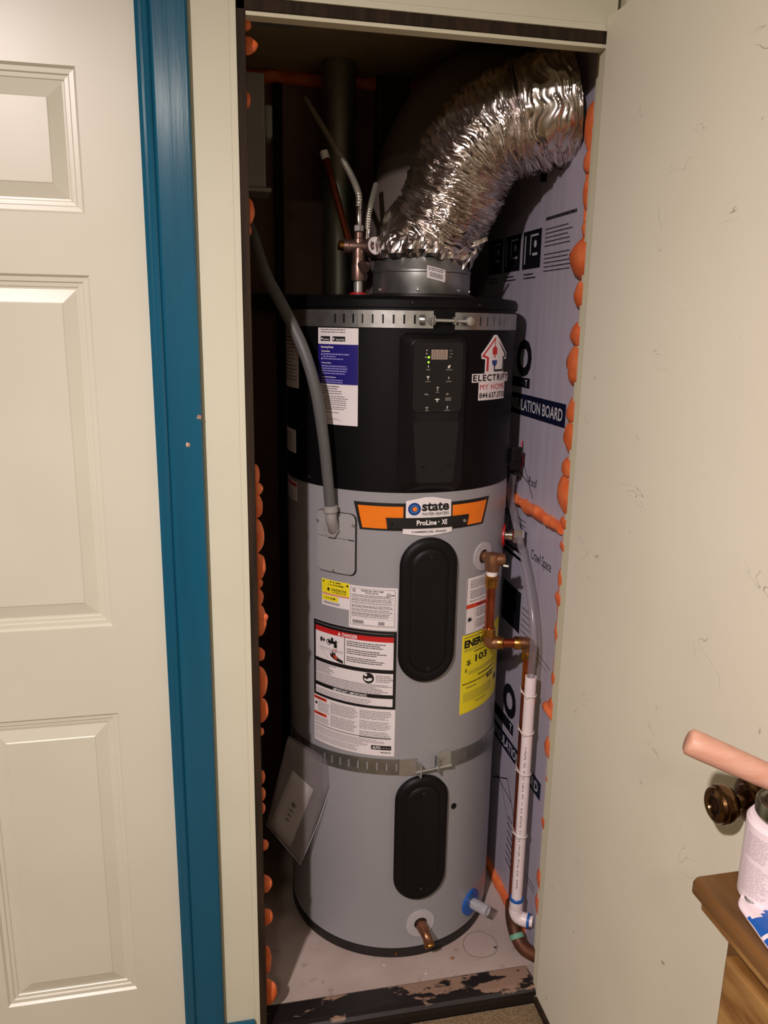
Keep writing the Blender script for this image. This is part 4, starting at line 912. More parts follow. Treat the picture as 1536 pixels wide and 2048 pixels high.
# ================================================================== DUCT COLLAR + FOIL DUCT
CC = Vector((.478, 1.868, 1.607))
col = thing('duct_collar', CC, 'round galvanised duct collar with a barcode tag on the heater top', 'duct collar')
lathe('collar_flange', [(.121,.0),(.121,.006),(.117,.007)], CC, (0,0,1), 'dark_metal', col, 72)
lathe('collar_ring', [(.113,.006),(.1135,.007),(.1135,.052),(.1150,.054),(.1150,.058),(.1135,.060),(.1090,.084),(.1060,.088),(.1060,.112),(.1045,.112),(.1045,.02)], CC, (0,0,1), 'galvanised', col, 72, caps=False)
for a in (-70, -18, 34, 62): 
    n_ = Vector((math.sin(R_(a)), -math.cos(R_(a)), 0)); lathe('screw', [(.004,-.001),(.004,.002),(.002,.0032)], CC+n_*.1135+Vector((0,0,.014)), n_, 'steel', col, 12)
plc = lambda x, y, l: Vector((CC.x+(.1155+l)*math.sin(R_(-8.5+21*x)), CC.y-(.1155+l)*math.cos(R_(-8.5+21*x)), CC.z+.066-.009*(x)-.026*y))
L = Label(plc, .042, .026, 'price_tag', 'paper_white', col, 'small white barcode tag')
L.lines(.08,.06,.95,.34,2,'ink_grey',fill=.5,seed=90,rag=.1)
for k in range(22): L.rect(.15+.033*k,.45,.15+.033*k+.012+.008*(k % 3 == 0),.85,'ink_black')
L.done()
path = spline([CC+Vector((0,0,.080)), CC+Vector((.004,-.004,.118)), onY(874,462,1.852), onY(903,395,1.828), onY(938,318,1.792), onY(990,262,1.757), onY(1056,232,1.727), Vector((.700,1.702,1.990)), Vector((.742,1.693,1.997))], 56)
Ld = [0]
for a, b_ in zip(path, path[1:]): Ld.append(Ld[-1]+(b_-a).length)
def ridge(v): return 1-abs(v)*2.2
def foil_r(i, a):
    s = Ld[i]; ca, sa = math.cos(a), math.sin(a)
    wv = s + .012*noise.noise(Vector((ca*1.4, sa*1.4, s*6))) + .005*noise.noise(Vector((ca*4, sa*4, s*20)))
    r1 = ridge(noise.noise(Vector((ca*.8, sa*.8, wv*70))))          # long irregular folds across the duct
    r2 = ridge(noise.noise(Vector((ca*1.1+7, sa*1.1, wv*130))))
    g = .5+.5*noise.noise(Vector((ca*2.0+5, sa*2.0, s*11)))
    cr = ridge(noise.noise(Vector((ca*2.0, sa*2.0, wv*190))))*.0026 + noise.noise(Vector((ca*4, sa*4, s*60)))*.0028 + noise.noise(Vector((ca*1.5, sa*1.5+9, s*8)))*.007
    base = .1035 + .006*min(1, s/.06)
    return base + (.0066*r1 + .0042*r2)*(.55+.7*g) - .005 + cr
fd_ = thing('flexible_duct', CC+Vector((0,0,.1)), 'crinkled silver foil flexible duct bending into the right wall', 'air duct')
vs, fs = sweep_data(path, foil_r, 250, caps=False)
fo = mesh('foil_tube', vs, fs, 'foil', fd_)
me = fo.data
bm = bmesh.new(); bm.from_mesh(me); 
for f in bm.faces: f.smooth = True
for e in bm.edges:
    if len(e.link_faces) == 2 and e.calc_face_angle(0) > R_(20): e.smooth = False
bm.to_mesh(me); bm.free()
# gathered foil skirt and loose flaps over the collar
vs = []; fs = []; n = 150
for j in range(7):
    for k in range(n):
        a = 2*PI*k/n; t = j/6
        r = .108+.010*math.sin(PI*t)+.006*(1-t) + (.006+.006*(1-t))*noise.noise(Vector((math.cos(a)*6, math.sin(a)*6, t*2))) + .004*noise.noise(Vector((math.cos(a)*16, math.sin(a)*16, t*4)))
        z = CC.z+.083+.05*t + (.008*noise.noise(Vector((math.cos(a)*4, math.sin(a)*4, 3))) if j == 0 else 0)
        vs.append((CC.x+r*math.cos(a), CC.y+r*math.sin(a), z))
for j in range(6):
    for k in range(n): fs.append((j*n+k, j*n+(k+1)%n, (j+1)*n+(k+1)%n, (j+1)*n+k))
mesh('foil_skirt', vs, fs, 'foil', fd_)
for (xp, yp), (xq, yq), w_, sd_ in (((905,505),(975,478),.022,1),((925,530),(955,500),.02,2),((830,470),(790,455),.012,4),((895,480),(915,440),.014,5)):
    p = onY(xp, yp, 1.775); q = onY(xq, yq, 1.768); d = (q-p); up_ = Vector((0,-.2,1)); vs = []; fs = []
    nx, ny = 9, 5
    for i in range(nx):
        for j in range(ny):
            t = i/(nx-1); u_ = (j/(ny-1)-.5)*w_*(1-.75*t); 
            v = p+d*t+up_*u_; v = v+Vector((0,1,.4))*(.010*noise.noise(v*60+Vector((sd_*5,0,0)))); vs.append(v)
    for i in range(nx-1):
        for j in range(ny-1): fs.append((i*ny+j, i*ny+j+1, (i+1)*ny+j+1, (i+1)*ny+j))
    ob = mesh('foil_flap', vs, fs, 'foil', fd_); sdm = ob.modifiers.new('t','SOLIDIFY'); sdm.thickness = .0004
# second, dark jacketed duct behind it
rd = thing('insulated_duct', (.47,2.11,1.609), 'smooth dark grey jacketed duct in shadow behind the foil duct', 'air duct')
rp = [Vector(p) for p in ((.503,2.078,1.6095),(.503,2.078,1.66),(.512,2.078,1.80),(.540,2.07,1.945),(.590,2.04,2.028),(.645,2.005,2.062),(.700,1.985,2.068),(.740,1.980,2.068))]
tube('duct_jacket', rp, lambda i, a: .118+.0025*noise.noise(Vector((math.cos(a)*1.5, math.sin(a)*1.5, i*.14))), 'jacket_grey', rd, 48, sm=10)
# black mounting clip under the duct mouth
pk = onX(1092, 318, .735)
cl = thing('duct_clip', pk, 'small black bracket on the insulation board below the foil duct', 'bracket')
box('clip_body', (pk.x-.012,pk.y-.035,pk.z-.012), (BX-.0005,pk.y+.02,pk.z+.012), 'plastic_black', cl, bev=.003)
box('clip_tail', (pk.x-.004,pk.y+.012,pk.z-.045), (BX-.0005,pk.y+.018,pk.z-.0125), 'plastic_black', cl, bev=.001)

# ================================================================== PLUMBING ON TOP
NP = Vector((.3255, 1.85, 1.6068))
mv = thing('mixing_valve', NP, 'bronze mixing valve with a round dial label on top of the heater', 'valve')
lathe('heat_ring', [(.022,0),(.020,.006),(.013,.009)], NP, (0,0,1), 'red_plastic', mv, 28)
lathe('nipple', [(.0105,.004),(.0105,.036)], NP, (0,0,1), 'steel', mv, 20)
lathe('union_nut', [(.0155,.034),(.016,.038),(.016,.066),(.0145,.072),(.014,.088)], NP, (0,0,1), 'valve_bronze', mv, 24)
vb = NP+Vector((0,0,.108))
lathe('valve_body', [(.012,-.034),(.0165,-.032),(.0165,-.022),(.015,-.02),(.015,.030),(.0135,.034)], vb, (1,-.15,0), 'valve_bronze', mv, 28)
lathe('valve_riser', [(.0145,-.024),(.0145,.0),(.012,.016),(.0095,.018),(.0095,.030)], vb, (0,0,1), 'valve_bronze', mv, 24)
dn_ = Vector((.35,-1,.12)).normalized(); dp = vb+Vector((.036,-.012,.002))
lathe('dial', [(.021,-.026),(.0215,-.002),(.0205,.001),(.002,.001)], dp, dn_, 'valve_bronze', mv, 32)
u_, v_, _n = frame_of(dn_)
pld = lambda x, y, l: dp+dn_*(.0012+l)+u_*((x-.5)*.040)-v_*((y-.5)*.040)
L = Label(pld, .04, .04, 'dial_sticker', 'paper_white', mv, 'round white dial label', outline=[(.5+.48*math.cos(2*PI*k/28), .5+.48*math.sin(2*PI*k/28)) for k in range(28)], step=.3)
L.rect(.2,.25,.26,.75,'ink_grey'); L.rect(.34,.3,.38,.7,'ink_grey'); L.disc(.58,.36,.09,'ink_grey'); L.disc(.6,.68,.08,'ink_grey'); L.rect(.74,.3,.79,.6,'ink_grey'); L.done()
lathe('side_port', [(.012,0),(.012,.012),(.013,.013),(.013,.018)], vb+Vector((.004,-.006,-.040)), (.5,-.8,-.35), 'valve_bronze', mv, 20)
hexnut('hose_nut', vb+Vector((0,0,.032)), (0,0,1), .0115, .014, 'steel', mv)
lathe('hose_ferrule', [(.0072,0),(.0072,.038),(.0062,.040)], vb+Vector((0,0,.046)), (0,0,1), 'chrome', mv, 18)
h0 = vb+Vector((0,0,.084))
hz = thing('steel_hose', h0, 'long corrugated steel water hose rising from the mixing valve to the back wall', 'hose', 'corrugated steel hoses')
corrugated('hose_braid', [h0, h0+Vector((-.001,.004,.03)), onY(697,340,1.93), onY(655,270,2.03), onY(610,198,2.14)], .0068, .0062, 'hose_steel', hz)
h1 = onY(735,462,1.87); hz2 = thing('steel_hose', h1, 'short corrugated steel hose disappearing behind the foil duct', 'hose', 'corrugated steel hoses')
corrugated('hose_braid', [h1, onY(737,430,1.885), onY(743,405,1.91), onY(752,370,1.98)], .0066, .0062, 'hose_steel', hz2)
lathe('hose_ferrule', [(.0078,-.026),(.0078,.004)], h1, (.1,0,1), 'chrome', hz2, 18)
hp = vb+Vector((-.032,.004,0)); cpth = [onY(700,492,1.86), onY(690,455,1.885), onY(672,390,1.93), onY(652,318,1.98)]
cpp = thing('copper_pipe', cpth[0], 'slanting copper pipe running up from the mixing valve', 'pipe')
tube('pipe', cpth, .0083, 'copper', cpp, 18, sm=6)
lathe('end_elbow', [(.0095,-.008),(.0108,-.004),(.0108,.012),(.0090,.014)], hp, (-1,0,.2), 'brass', cpp, 20)
lathe('pipe_clip', [(.0098,0),(.0098,.018)], cpth[-1], (-.3,.2,1), 'tie_white', cpp, 16)
fl = thing('flue_pipe', (.335,2.20,1.0), 'dull galvanised vent pipe standing in the dark behind the heater', 'pipe')
lathe('pipe_wall', [(.044,0),(.044,2.199)], (.338,2.235,0), (0,0,1), 'flue_metal', fl, 40)
# box and back wall fittings, seen in the dark left corner
eb = thing('junction_box', (.035,2.0,1.84), 'pale grey wall box high in the dark left corner of the closet', 'box')
box('box_body', (.036,1.955,1.845), (.128,2.05,2.085), 'box_grey', eb, bev=.004)
box('box_boss', (.128,1.97,1.955), (.146,2.035,2.025), 'box_grey', eb, bev=.006)
box('box_lip', (.036,1.95,1.836), (.140,2.06,1.8445), 'box_grey', eb, bev=.001)
st = thing('wall_stud', (.6,2.34,0), 'rough brown timber post against the back closet wall', 'timber')
box('post', (.455,2.31,0), (.545,2.359,2.199), 'stud_wood', st, bev=.002)
st2 = thing('wall_joint_strip', (.19,2.35,0), 'thin black strip along the vertical joint in the back closet wall', 'timber')
box('post', (.176,2.335,0), (.200,2.3595,2.165), 'black_gap', st2, bev=.001)  # black strip added to stand for the dark joint in the wall
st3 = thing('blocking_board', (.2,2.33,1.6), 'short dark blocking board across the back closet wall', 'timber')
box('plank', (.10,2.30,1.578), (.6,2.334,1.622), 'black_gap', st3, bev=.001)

# ================================================================== ELECTRICAL CONDUIT
cpts = [Vector((.060,1.86,1.80)), onY(505,470,1.79), onY(530,545,1.745), onY(567,615,1.70), onY(605,695,1.665), onY(630,775,1.655), onY(646,870,1.662), onY(655,950,1.672), onY(661,1020,1.680)]
ec = thing('electrical_conduit', cpts[-1], 'grey flexible electrical conduit curving down to the junction plate', 'conduit')
tube('conduit', cpts, .0122, 'conduit_grey', ec, 22, sm=10)
pj = cp(-44.2,1.098,TR); pu = cpts[-1]; dd = Vector((0,0,1))
lathe('compression_nut', [(.0135,-.008),(.0165,-.006),(.0165,.006),(.0140,.008)], pu+Vector((0,0,.002)), (.06,0,-1), 'fitting_grey', ec, 24)
tube('elbow', [pu+Vector((.001,0,-.004)), pu+Vector((.002,.0,-.022)), pu.lerp(pj,.5)+Vector((0,0,-.032)) if False else Vector(((pu.x+pj.x)/2+.003,(pu.y+pj.y)/2,pj.z+.006)), pj+out(-44.2)*.002], [.0125,.0125,.0125,.0125], 'fitting_grey', ec, 22, sm=6)
hexnut('lock_nut', pj+out(-44.2)*.0028, out(-44.2), .0195, .009, 'fitting_grey', ec)

# ================================================================== RELIEF VALVE AND COPPER LINE
RV = Vector((.6085, 1.652, 1.022)); tn = out(35.5); s0 = cp(35.5,1.027)
rv = thing('relief_valve', s0, 'bronze relief valve elbow screwed into the right side of the heater', 'valve')
tube('inlet', [s0-tn*.004, s0+tn*.012, s0+tn*.022, RV+Vector((0,0,.003))], [.0125,.0130,.0150,.0150], 'bronze_fitting', rv, 22)
lathe('valve_body', [(.0165,-.022),(.0172,-.018),(.0172,.006),(.0150,.014),(.0150,.018)], RV, (0,0,1), 'bronze_fitting', rv, 26)
lathe('valve_cap', [(.0135,.002),(.0150,.004),(.0150,.020),(.0130,.026),(.0060,.028)], RV+Vector((.002,0,.004)), (1,-.25,0), 'bronze_fitting', rv, 24)
lathe('test_lever', [(.0035,0),(.0035,.012)], RV+Vector((.022,-.012,-.008)), (1,-.4,-.1), 'steel', rv, 10)
lathe('thread_tape', [(.0125,-.034),(.0130,-.022)], RV, (0,0,1), 'teflon', rv, 22, caps=False)
hexnut('adapter_nut', RV+Vector((0,0,-.044)), (0,0,1), .0165, .010, 'brass', rv)
lathe('adapter_body', [(.0145,-.062),(.0155,-.060),(.0155,-.052),(.0148,-.044)], RV, (0,0,1), 'brass', rv, 24)
zE = .822
cl1 = thing('discharge_pipe', RV+Vector((0,0,-.06)), 'bright copper discharge pipe with brass push elbows beside the energy label', 'pipe')
tube('pipe', [RV+Vector((0,0,-.060)), (RV.x,RV.y,zE+.030)], .0111, 'copper', cl1, 22)
lathe('coupling', [(.0145,.016),(.0155,.018),(.0155,.036),(.0135,.038)], (RV.x,RV.y,zE), (0,0,1), 'brass', cl1, 24)
CU = Vector((.7015, 1.632, 0)); e1 = Vector((RV.x,RV.y,zE)); e2 = Vector((CU.x,CU.y,zE)); dh = (e2-e1).normalized()
tube('elbow', [e1+Vector((0,0,.020)), e1+Vector((0,0,.008)), e1+dh*.004+Vector((0,0,.0005)), e1+dh*.012, e1+dh*.022], .0148, 'bronze_fitting', cl1, 22, sm=4)
lathe('coupling', [(.0145,.018),(.0155,.020),(.0155,.032),(.0135,.034)], e1, dh, 'brass', cl1, 24)
tube('cross_pipe', [e1+dh*.028, e2-dh*.028], .0111, 'copper', cl1, 22)
lathe('coupling', [(.0135,.018),(.0155,.020),(.0155,.034),(.0145,.036)], e2, -dh, 'brass', cl1, 24)
tube('elbow', [e2-dh*.020, e2-dh*.008, e2+Vector((0,0,-.003)), e2+Vector((0,0,-.012)), e2+Vector((0,0,-.022))], .0148, 'bronze_fitting', cl1, 22, sm=4)
lathe('coupling', [(.0135,-.040),(.0155,-.038),(.0155,-.022),(.0145,-.020)], e2, (0,0,1), 'brass', cl1, 24)
tube('drop_pipe', [e2+Vector((0,0,-.03)), (CU.x,CU.y,.105)], .0111, 'copper', cl1, 22)
op = thing('old_pipe', (CU.x,CU.y,.02), 'tarnished brown copper elbow lying on the closet floor', 'pipe')
tube('lower_elbow', [(CU.x,CU.y,.112),(CU.x,CU.y,.085),(CU.x+.001,CU.y-.010,.056),(CU.x+.006,CU.y-.035,.030),(CU.x+.018,CU.y-.060,.0185),(.752,1.535,.0185)], .0172, 'copper_old', op, 22, sm=8)
lathe('green_joint', [(.0178,-.006),(.0184,-.004),(.0184,.004),(.0178,.006)], (CU.x+.0045,CU.y-.030,.0345), (.12,-.72,-.62), mat('verdigris',(120,176,150),.7,var=(96,150,126),vscale=40) and 'verdigris', op, 24)

# ================================================================== PVC DRAIN, TIES, CLEAR TUBE
PV = Vector((.699, 1.602, 0)); zt_ = .752; zb_ = .135
pv = thing('drain_pipe', (PV.x,PV.y,.12), 'white plastic drain pipe with black lettering standing by the wall', 'pipe')
lathe('pipe', [(.01335,zb_),(.01335,zt_),(.0108,zt_),(.0108,zt_-.06)], PV, (0,0,1), 'pvc_white', pv, 28, caps=False)
lathe('pipe_collar', [(.0160,.117),(.0170,.119),(.0170,.151),(.0158,.152),(.0134,.152)], PV, (0,0,1), 'pvc_white', pv, 28, caps=False)
lathe('primer_ring', [(.0172,.1445),(.0174,.1465),(.0174,.1515),(.0162,.1528),(.0136,.1526)], PV, (0,0,1), 'pvc_blue', pv, 28, caps=False)
ea = Vector((PV.x,PV.y,.118)); eo = Vector((.83,-.55,.0)).normalized()
tube('elbow', [ea+Vector((0,0,.004)), ea+Vector((0,0,-.008)), ea+eo*.006+Vector((0,0,-.020)), ea+eo*.018+Vector((0,0,-.0245)), ea+eo*.034+Vector((0,0,-.0245))], .0172, 'pvc_white', pv, 26, sm=5)
lathe('primer_ring', [(.0174,.030),(.0178,.032),(.0178,.0355),(.0150,.0365)], ea+Vector((0,0,-.0245)), eo, 'pvc_blue', pv, 28)
tube('outlet_pipe', [ea+eo*.03+Vector((0,0,-.0245)), ea+eo*.044+Vector((0,0,-.0245))], .0133, 'pvc_white', pv, 22)
# printed text marks along the pipe: rows of small strokes
camd = Vector((CAM.x-PV.x, CAM.y-PV.y)); ac = math.atan2(camd.y, camd.x)
plp = lambda x, y, l: Vector((PV.x+(.01335+l)*math.cos(ac-.10+.55*(x-.5)), PV.y+(.01335+l)*math.sin(ac-.10+.55*(x-.5)), .575-.40*y))
L = Label(plp, .0073, .40, 'pipe_lettering', None, pv, printname='lettering', lift=.0004, step=1)
rnd = random.Random(5); y = 0
while y < .98:
    wl = rnd.choice([2,3,4,5,7])
    for k in range(wl):
        if y > .98: break
        v = rnd.random(); L.rect(.2,y,.75,y+.0032,'pvc_ink'); 
        if v > .4: L.rect(.2 if v > .7 else .55,y,.4 if v > .7 else .75,y+.0085,'pvc_ink')
        y += .0125
    y += .016
L.done()
def ztie(z, tilt, lab):
    t = thing('cable_tie', (PV.x,PV.y,z), lab, 'cable tie', 'white cable ties on the drain pipe')
    mid = Vector(((PV.x+CU.x)/2,(PV.y+CU.y)/2,z)); ax = Vector((CU.x-PV.x,CU.y-PV.y,0)); hl = ax.length/2; ax.normalize(); sd = Vector((-ax.y,ax.x,0)); pts = []
    for k in range(40):
        a = 2*PI*k/40; c_ = math.cos(a); s_ = math.sin(a); r = .0152 if c_ < 0 else .0130
        pts.append(mid+ax*(hl*(1 if c_ > 0 else -1)+r*c_)+sd*(r*s_)+Vector((0,0,tilt*s_)))
    pts.append(pts[0]); vs = []; fs = []
    for p in pts:
        o_ = Vector((p.x-mid.x,p.y-mid.y,0)).normalized()
        vs += [p+Vector((0,0,.0026)), p+o_*.0012+Vector((0,0,.0022)), p+o_*.0012-Vector((0,0,.0022)), p-Vector((0,0,.0026))]
    n = len(pts)
    for i in range(n-1):
        for k in range(3): fs.append((i*4+k, i*4+k+1, (i+1)*4+k+1, (i+1)*4+k))
    mesh('tie_loop', vs, fs, 'tie_white', t, True)
    hd = Vector((PV.x,PV.y,z))+Vector((-.0115,-.0105,-.001)); box('tie_head', hd-Vector((.0035,.0035,.0035)), hd+Vector((.0035,.0035,.0035)), 'tie_white', t, bev=.001)
    tube('tie_tail', [hd, hd+Vector((-.006,.004,.006)), hd+Vector((-.013,.010,.013))], .0011, 'tie_white', t, 6)
for yy, tl, lb in ((1390,.001,'topmost'),(1465,-.002,'second from the top'),(1545,.001,'third from the top'),(1668,.002,'lowest')):
    z = (Vector(onY(1052,yy,1.60))).z; ztie(z, tl, 'white cable tie around the drain pipe, ' + lb)
ct = thing('clear_tube', onX(1017,955,.70), 'clear plastic condensate tube hanging down into the drain pipe', 'tube')
tp = [cp(tb,1.215,SR+.020), onX(1021,985,.718), onX(1030,1040,.716), onX(1044,1100,.712), onX(1056,1160,.708), onX(1064,1220,.705), onX(1067.5,1280,.702), Vector((PV.x,PV.y,.775)), Vector((PV.x,PV.y,.72))]
tube('hose', tp, .0087, 'clear_tube', ct, 20, sm=8)
lathe('hose_sleeve', [(.0098,-.012),(.0105,-.010),(.0105,.022),(.0092,.024)], cp(tb,1.205,SR+.020), (0,0,1), 'plastic_black', ct, 20)
rw = [onX(1044,880,.738), onX(1043,905,.735), onX(1046,920,.735), onX(1042,932,.733), onX(1036,938,.73)]
tag(tube('sensor_wire', rw, .0016, 'red_wire', None, 8, sm=6), 'thin red wire hanging against the insulation board', 'wire')

# ================================================================== MANUAL IN A PLASTIC BAG
def sheet(name, corners, nx, ny, th, mt, parent, wob=.004, sd=0, bulge=0):
    A, B, C, D = corners; vs = []; fs = []
    for j in range(ny+1):
        for i in range(nx+1):
            u, v = i/nx, j/ny; p = (A*(1-u)+B*u)*(1-v)+(D*(1-u)+C*u)*v
            n_ = Vector((-.35,-1,.1)).normalized(); vs.append(p+n_*(wob*noise.noise(p*26+Vector((sd,0,0)))+bulge*math.sin(PI*u)*math.sin(PI*v)))
    for j in range(ny):
        for i in range(nx): o = j*(nx+1)+i; fs.append((o,o+1,o+nx+2,o+nx+1))
    ob = mesh(name, vs, fs, mt, parent, True); s_ = ob.modifiers.new('t','SOLIDIFY'); s_.thickness = th; s_.offset = 0; return ob
def bgp(x, y): return onY(x, y, 1.745 - (x-535)*.00028 + (y-1470)*.00002)
mb = thing('manual_bag', bgp(600,1728), 'clear plastic document bag hanging under the lower strap', 'plastic bag')
front = [bgp(575,1476), bgp(674,1534), bgp(601,1729), bgp(533,1650)]
A, B, C, D = front; off = Vector((.004,.010,0))
sheet('bag_front', [A, B, C, D], 12, 16, .0004, 'clear_bag', mb, .003, 1, .006)
sheet('bag_back', [A+off, B+off, C+off, D+off], 12, 16, .0004, 'clear_bag', mb, .003, 2)
tube('bag_seam', [B, B.lerp(C,.5)+Vector((.004,-.002,0)), C], .0012, 'clear_cap', mb, 8, sm=5)
tube('bag_hem', [C, D], .001, 'clear_cap', mb, 8)
poff = Vector((.002,.006,0)); PA, PB, PC, PD = [bgp(*a)+poff for a in ((584,1544),(626,1582),(579,1697),(538,1654))]
bk = thing('manual_booklet', PC, 'white folded manual inside the clear plastic bag', 'booklet')
sheet('booklet', [PA,PB,PC,PD], 4, 6, .003, 'paper_white', bk, .0008, 5)
nb = (PB-PA).cross(PD-PA).normalized(); nb = nb if nb.y < 0 else -nb
plb = lambda x, y, l: (PA*(1-x)+PB*x)*(1-y)+(PD*(1-x)+PC*x)*y+nb*(.0026+l)
L = Label(plb, .05, .1, 'cover_print', None, bk, printname='cover_print', lift=.0004, step=1)
L.disc(.52,.42,.09,'ink_black',1,.035); L.lines(.44,.48,.62,.72,3,'ink_grey',fill=.4,rag=.1); L.done()

# ================================================================== SMALL THINGS ON THE CLOSET FLOOR
def chip(x, y, r, mt, lab, cat, sd):
    p = onZ(x, y, 0); vs, fs = blob_data((p.x,p.y,r*.45), r, r*.7, r*.5, sd, .5, 1)
    tag(mesh('paint_chip', vs, fs, mt), lab, cat)
chip(904,1918,.0065,'oak_worn','pale wood chip on the closet floor in front of the heater','debris',3)
chip(852,1948,.0030,'teflon','tiny white crumb on the floor near the threshold','debris',4)
chip(768,1931,.0028,'teflon','tiny white crumb on the floor below the heater base ring','debris',5)
chip(1062,1912,.0055,'teflon','white plaster crumb beside the tarnished elbow pipe','debris',6)
chip(990,1896,.0045,'stain_dark','small dark blue pellet at the edge of the ring stain','debris',7)

# ================================================================== DRESSER with can, pouch and hammer
DZ = .90; c0 = onZ(1379,1751,DZ); dx, dy = c0.x, c0.y
dr_ = thing('dresser', (dx+.25, dy-.35, -.045), 'worn brown wooden dresser with a rounded top edge beside the open door', 'dresser')
def rounded_top(lo, hi, r, z0, z1, mt, name):
    pts = []
    for cx, cy, a0 in ((hi[0]-.004,hi[1]-.004,0),(lo[0]+r,hi[1]-r,90),(lo[0]+.004,lo[1]+.004,180),(hi[0]-.004,lo[1]+.004,270)):
        rr = r if a0 == 90 else .004
        for k in range(7): a = R_(a0+90*k/6); pts.append((cx+rr*math.cos(a), cy+rr*math.sin(a)))
    lv = []
    for ins, z in ((.004,z0),(.0,z0+.003),(.0,z1-.006),(.0015,z1-.002),(.005,z1)): 
        lv.append([Vector((x+(ins if x < (lo[0]+hi[0])/2 else -ins), y+(ins if y < (lo[1]+hi[1])/2 else -ins), z)) for x, y in pts])
    o = loft(name, lv, mt, dr_); 
    return o
rounded_top((dx,-.05),(dx+.46,dy), .012, DZ-.020, DZ, 'oak', 'top')
box('top_molding', (dx+.008,-.035,DZ-.036), (dx+.45,dy-.016,DZ-.0205), 'oak_worn', dr_, bev=.003)
box('carcass', (dx+.040,-.025,-.0445), (dx+.44,dy-.032,DZ-.0365), 'oak', dr_, bev=.002)
for k in range(4):
    z1 = DZ-.072-.20*k; dwr = box('drawer', (dx+.022,-.012,z1-.185), (dx+.0395,dy-.052,z1), 'oak_worn', dr_, bev=.004)
    for yy in (.12, .52): lathe('drawer_knob', [(.006,0),(.006,.008),(.013,.013),(.014,.018),(.010,.023),(.002,.024)], (dx+.022,yy,z1-.09), (-1,0,0), 'oak', dwr, 18)
# can
cb = Vector((.6255,.690,DZ))
lf = onZ(1465,1775,DZ)
cn = thing('cement_can', cb, 'white can of pipe cement with a metal cap on the dresser', 'can')
RC = .041
lathe('can_body', [(RC-.002,.0005),(RC,.002),(RC,.098),(RC-.0015,.100),(RC-.003,.1025),(RC-.009,.1050),(.021,.106)], cb, (0,0,1), 'can_white', cn, 56)
lathe('can_neck', [(.0310,.1040),(.0310,.109),(.0312,.110)], cb, (0,0,1), 'tin', cn, 40)
lid = lathe('can_cap', [(.0315,.1085),(.0340,.110),(.0340,.1225),(.0325,.1255),(.0310,.1250),(.0295,.1235),(.001,.1235)], cb, (0,0,1), 'tin', cn, 48)
for r in (.024,.018,.012): lathe('cap_ridge', [(r+.001,.1233),(r+.0005,.1245),(r-.0005,.1245),(r-.001,.1233)], cb, (0,0,1), 'tin', lid, 36, caps=False)
aC = math.degrees(math.atan2(CAM.x-cb.x, -(CAM.y-cb.y)))
plk = lambda x, y, l: Vector((cb.x+(RC+l)*math.sin(R_(aC-62+150*x)), cb.y-(RC+l)*math.cos(R_(aC-62+150*x)), DZ+.096-.090*y))
L = Label(plk, .097, .082, 'can_print', None, cn, printname='can_print', lift=.0004, step=.006)
L.lines(.02,.06,.34,.40,13,'can_ink',fill=.5,seed=101,rag=.25); L.lines(.02,.46,.36,.92,17,'can_ink',fill=.45,seed=102,rag=.3)
L.rect(.44,.16,.62,.34,'ink_black'); L.lines(.40,.05,.7,.13,2,'ink_grey',fill=.5,seed=103)
L.rect(.40,.60,.72,.96,'ink_black'); L.lines(.43,.63,.70,.78,4,'ink_light',fill=.4,seed=104,lv=2); L.disc(.47,.86,.045,'ink_white',2); L.disc(.47,.86,.033,'ink_black',3); L.rect(.445,.85,.495,.87,'ink_white',4)
L.done()
# pouch: flat white and blue squeeze packet lying across the front edge
def ppt(x, y): return onZ(x, y, DZ)
pc = [Vector((ppt(1462,1790).x, ppt(1462,1790).y, 0)), ppt(1500,1775), ppt(1600,1850), ppt(1560,1925)]
pk_ = thing('packet', (pc[0].x, pc[0].y, DZ), 'white and blue plastic packet with a grommet hole lying on the dresser edge', 'packet')
ax_ = (ppt(1560,1895)-ppt(1478,1782)); ax_.z = 0; LN = .20; ax_.normalize(); wd = Vector((-ax_.y,ax_.x,0)); wd = wd if wd.x > 0 else -wd
org = ppt(1459,1797); org.z = DZ
def pp(u, v, l=0):   # u along 0..1, v across 0..1
    w_ = .036+.012*min(1,u*3); th_ = .0025+.0075*math.sin(PI*min(1,max(0,v)))**.6*min(1,.25+u*2.2)
    edge_r = .012*max(0,1-u/.10)**2
    return org+ax_*(LN*u)+wd*(edge_r+v*(w_-2*edge_r)+.002)+Vector((0,0,.0012+th_*1.0+l+.0012*noise.noise(Vector((u*14,v*5,2)))))
vs = []; fs = []; nu, nv = 40, 14
for i in range(nu+1):
    for j in range(nv+1): vs.append(pp(i/nu, j/nv))
for i in range(nu+1):
    for j in range(nv+1): p = pp(i/nu, j/nv); vs.append(Vector((p.x,p.y,DZ+.0006)))
N1 = (nu+1)*(nv+1); sl = []
rim = []
for i in range(nu):
    for j in range(nv):
        o = i*(nv+1)+j; fs.append((o,o+1,o+nv+2,o+nv+1)); u = (i+.5)/nu; v = (j+.5)/nv
        d = v - (.52 - .95*(u-.16)) if False else 0
        blue = (u > .17 + .04*math.sin(v*7)) and (v < .62+.10*math.sin(u*17)) and not (abs(u-.34) < .02 and abs(v-.12) < .1) and not (abs(u-.5) < .03 and abs(v-.38) < .12)
        red = (abs(v-.82) < .08 and .26 < u < .42)
        sl.append(1 if blue else (2 if red else 0))
for i in range(nu):
    for j in range(nv): o = N1+i*(nv+1)+j; fs.append((o+nv+1,o+nv+2,o+1,o)); sl.append(0)
for i in range(nu):
    for j in (0, nv): a = i*(nv+1)+j; fs.append((a,a+nv+1,N1+a+nv+1,N1+a)); sl.append(0)
for i in (0, nu):
    for j in range(nv): a = i*(nv+1)+j; fs.append((a,a+1,N1+a+1,N1+a)); sl.append(0)
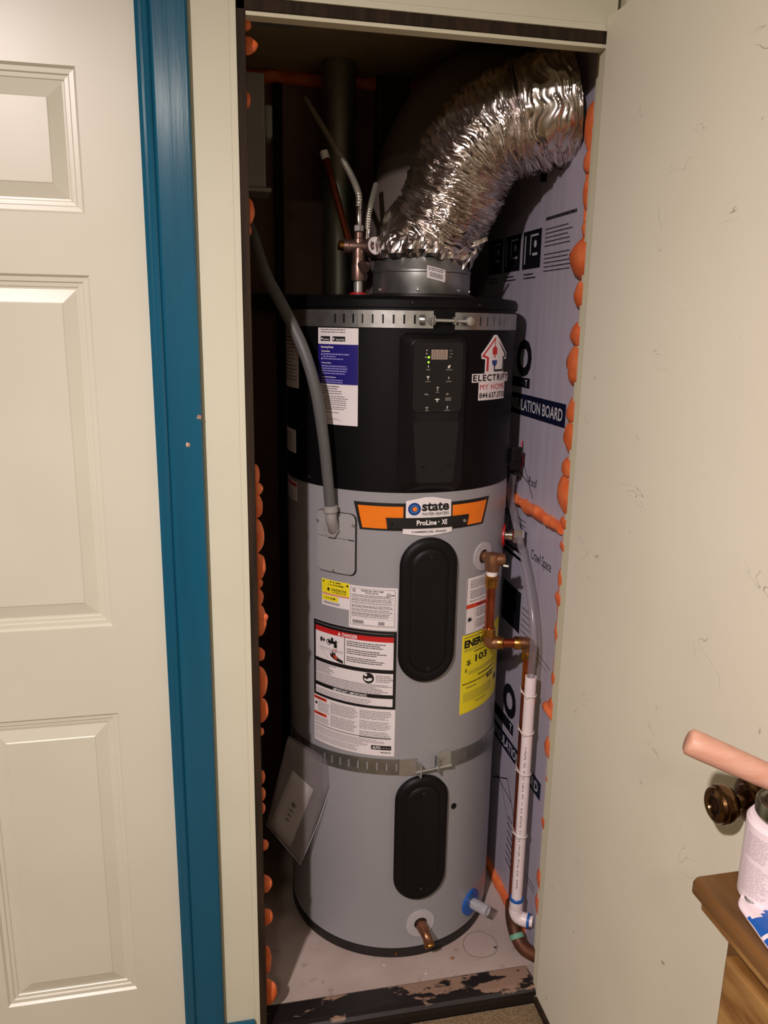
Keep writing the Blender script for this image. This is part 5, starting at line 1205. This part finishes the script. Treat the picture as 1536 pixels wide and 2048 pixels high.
mesh('packet_body', vs, fs, ['can_white','blue_plastic','ink_red'], pk_, True, sl)
g = pp(.055,.5); lathe('grommet', [(.0082,-.001),(.0086,.0010),(.0068,.0024),(.0054,.0008),(.001,.0005)], g, (0,0,1), 'steel', pk_, 24)
# hammer
hA = onZ(1374,1481,1.075); hB = onZ(1552,1560,1.0425); dH = (hB-hA).normalized()
hm = thing('hammer', hB, 'hammer with a pinkish wooden handle resting across the can', 'hammer')
hl = .40; ppts = []; rr = []
for k in range(25):
    t = k/24; ppts.append(hA+dH*(hl*t)); rr.append(.0165-.0035*min(1,t*2.2)+.0006*math.sin(t*3))
    if k == 0: rr[0] = .0128
ppts.insert(1, hA+dH*.003); rr.insert(1, .0160)
vs, fs = sweep_data(ppts, rr, 24)
hd = mesh('handle', vs, fs, 'handle_wood', hm); autosmooth(hd, 50)
he = hA+dH*(hl-.02); sidev = Vector((-dH.y,dH.x,0)).normalized()
lathe('hammer_head', [(.0125,-.058),(.0145,-.055),(.0145,-.040),(.0105,-.034),(.0135,-.018),(.0150,0),(.0135,.018),(.009,.040),(.003,.075)], he, sidev, 'dark_metal', hm, 24)

# ================================================================== CEILING LAMPS (downlight of the room, added fill lamp)
cl_ = thing('ceiling_light', (LAMP.x,LAMP.y,2.60), 'small recessed downlight in the room ceiling', 'ceiling light')
lathe('trim_ring', [(.052,2.5995),(.055,2.5960),(.052,2.5920),(.036,2.5900),(.034,2.5980)], (LAMP.x,LAMP.y,0), (0,0,1), 'chrome', cl_, 36, caps=False)
lathe('lens', [(.0345,2.5985),(.02,2.5980),(.001,2.5978)], (LAMP.x,LAMP.y,0), (0,0,1), 'lamp_lens', cl_, 32)
cl2 = thing('ceiling_light', (FILL_LAMP.x,FILL_LAMP.y,2.60), 'frosted round fill lamp added on the room ceiling', 'ceiling light')  # unseen fixture added to carry the fill light
lathe('pan', [(.13,2.5995),(.13,2.5850),(.118,2.5820)], (FILL_LAMP.x,FILL_LAMP.y,0), (0,0,1), 'galvanised', cl2, 40, caps=False)
lathe('shade', [(.118,2.5840),(.10,2.5750),(.06,2.5700),(.001,2.5690)], (FILL_LAMP.x,FILL_LAMP.y,0), (0,0,1), 'fill_lens', cl2, 40)
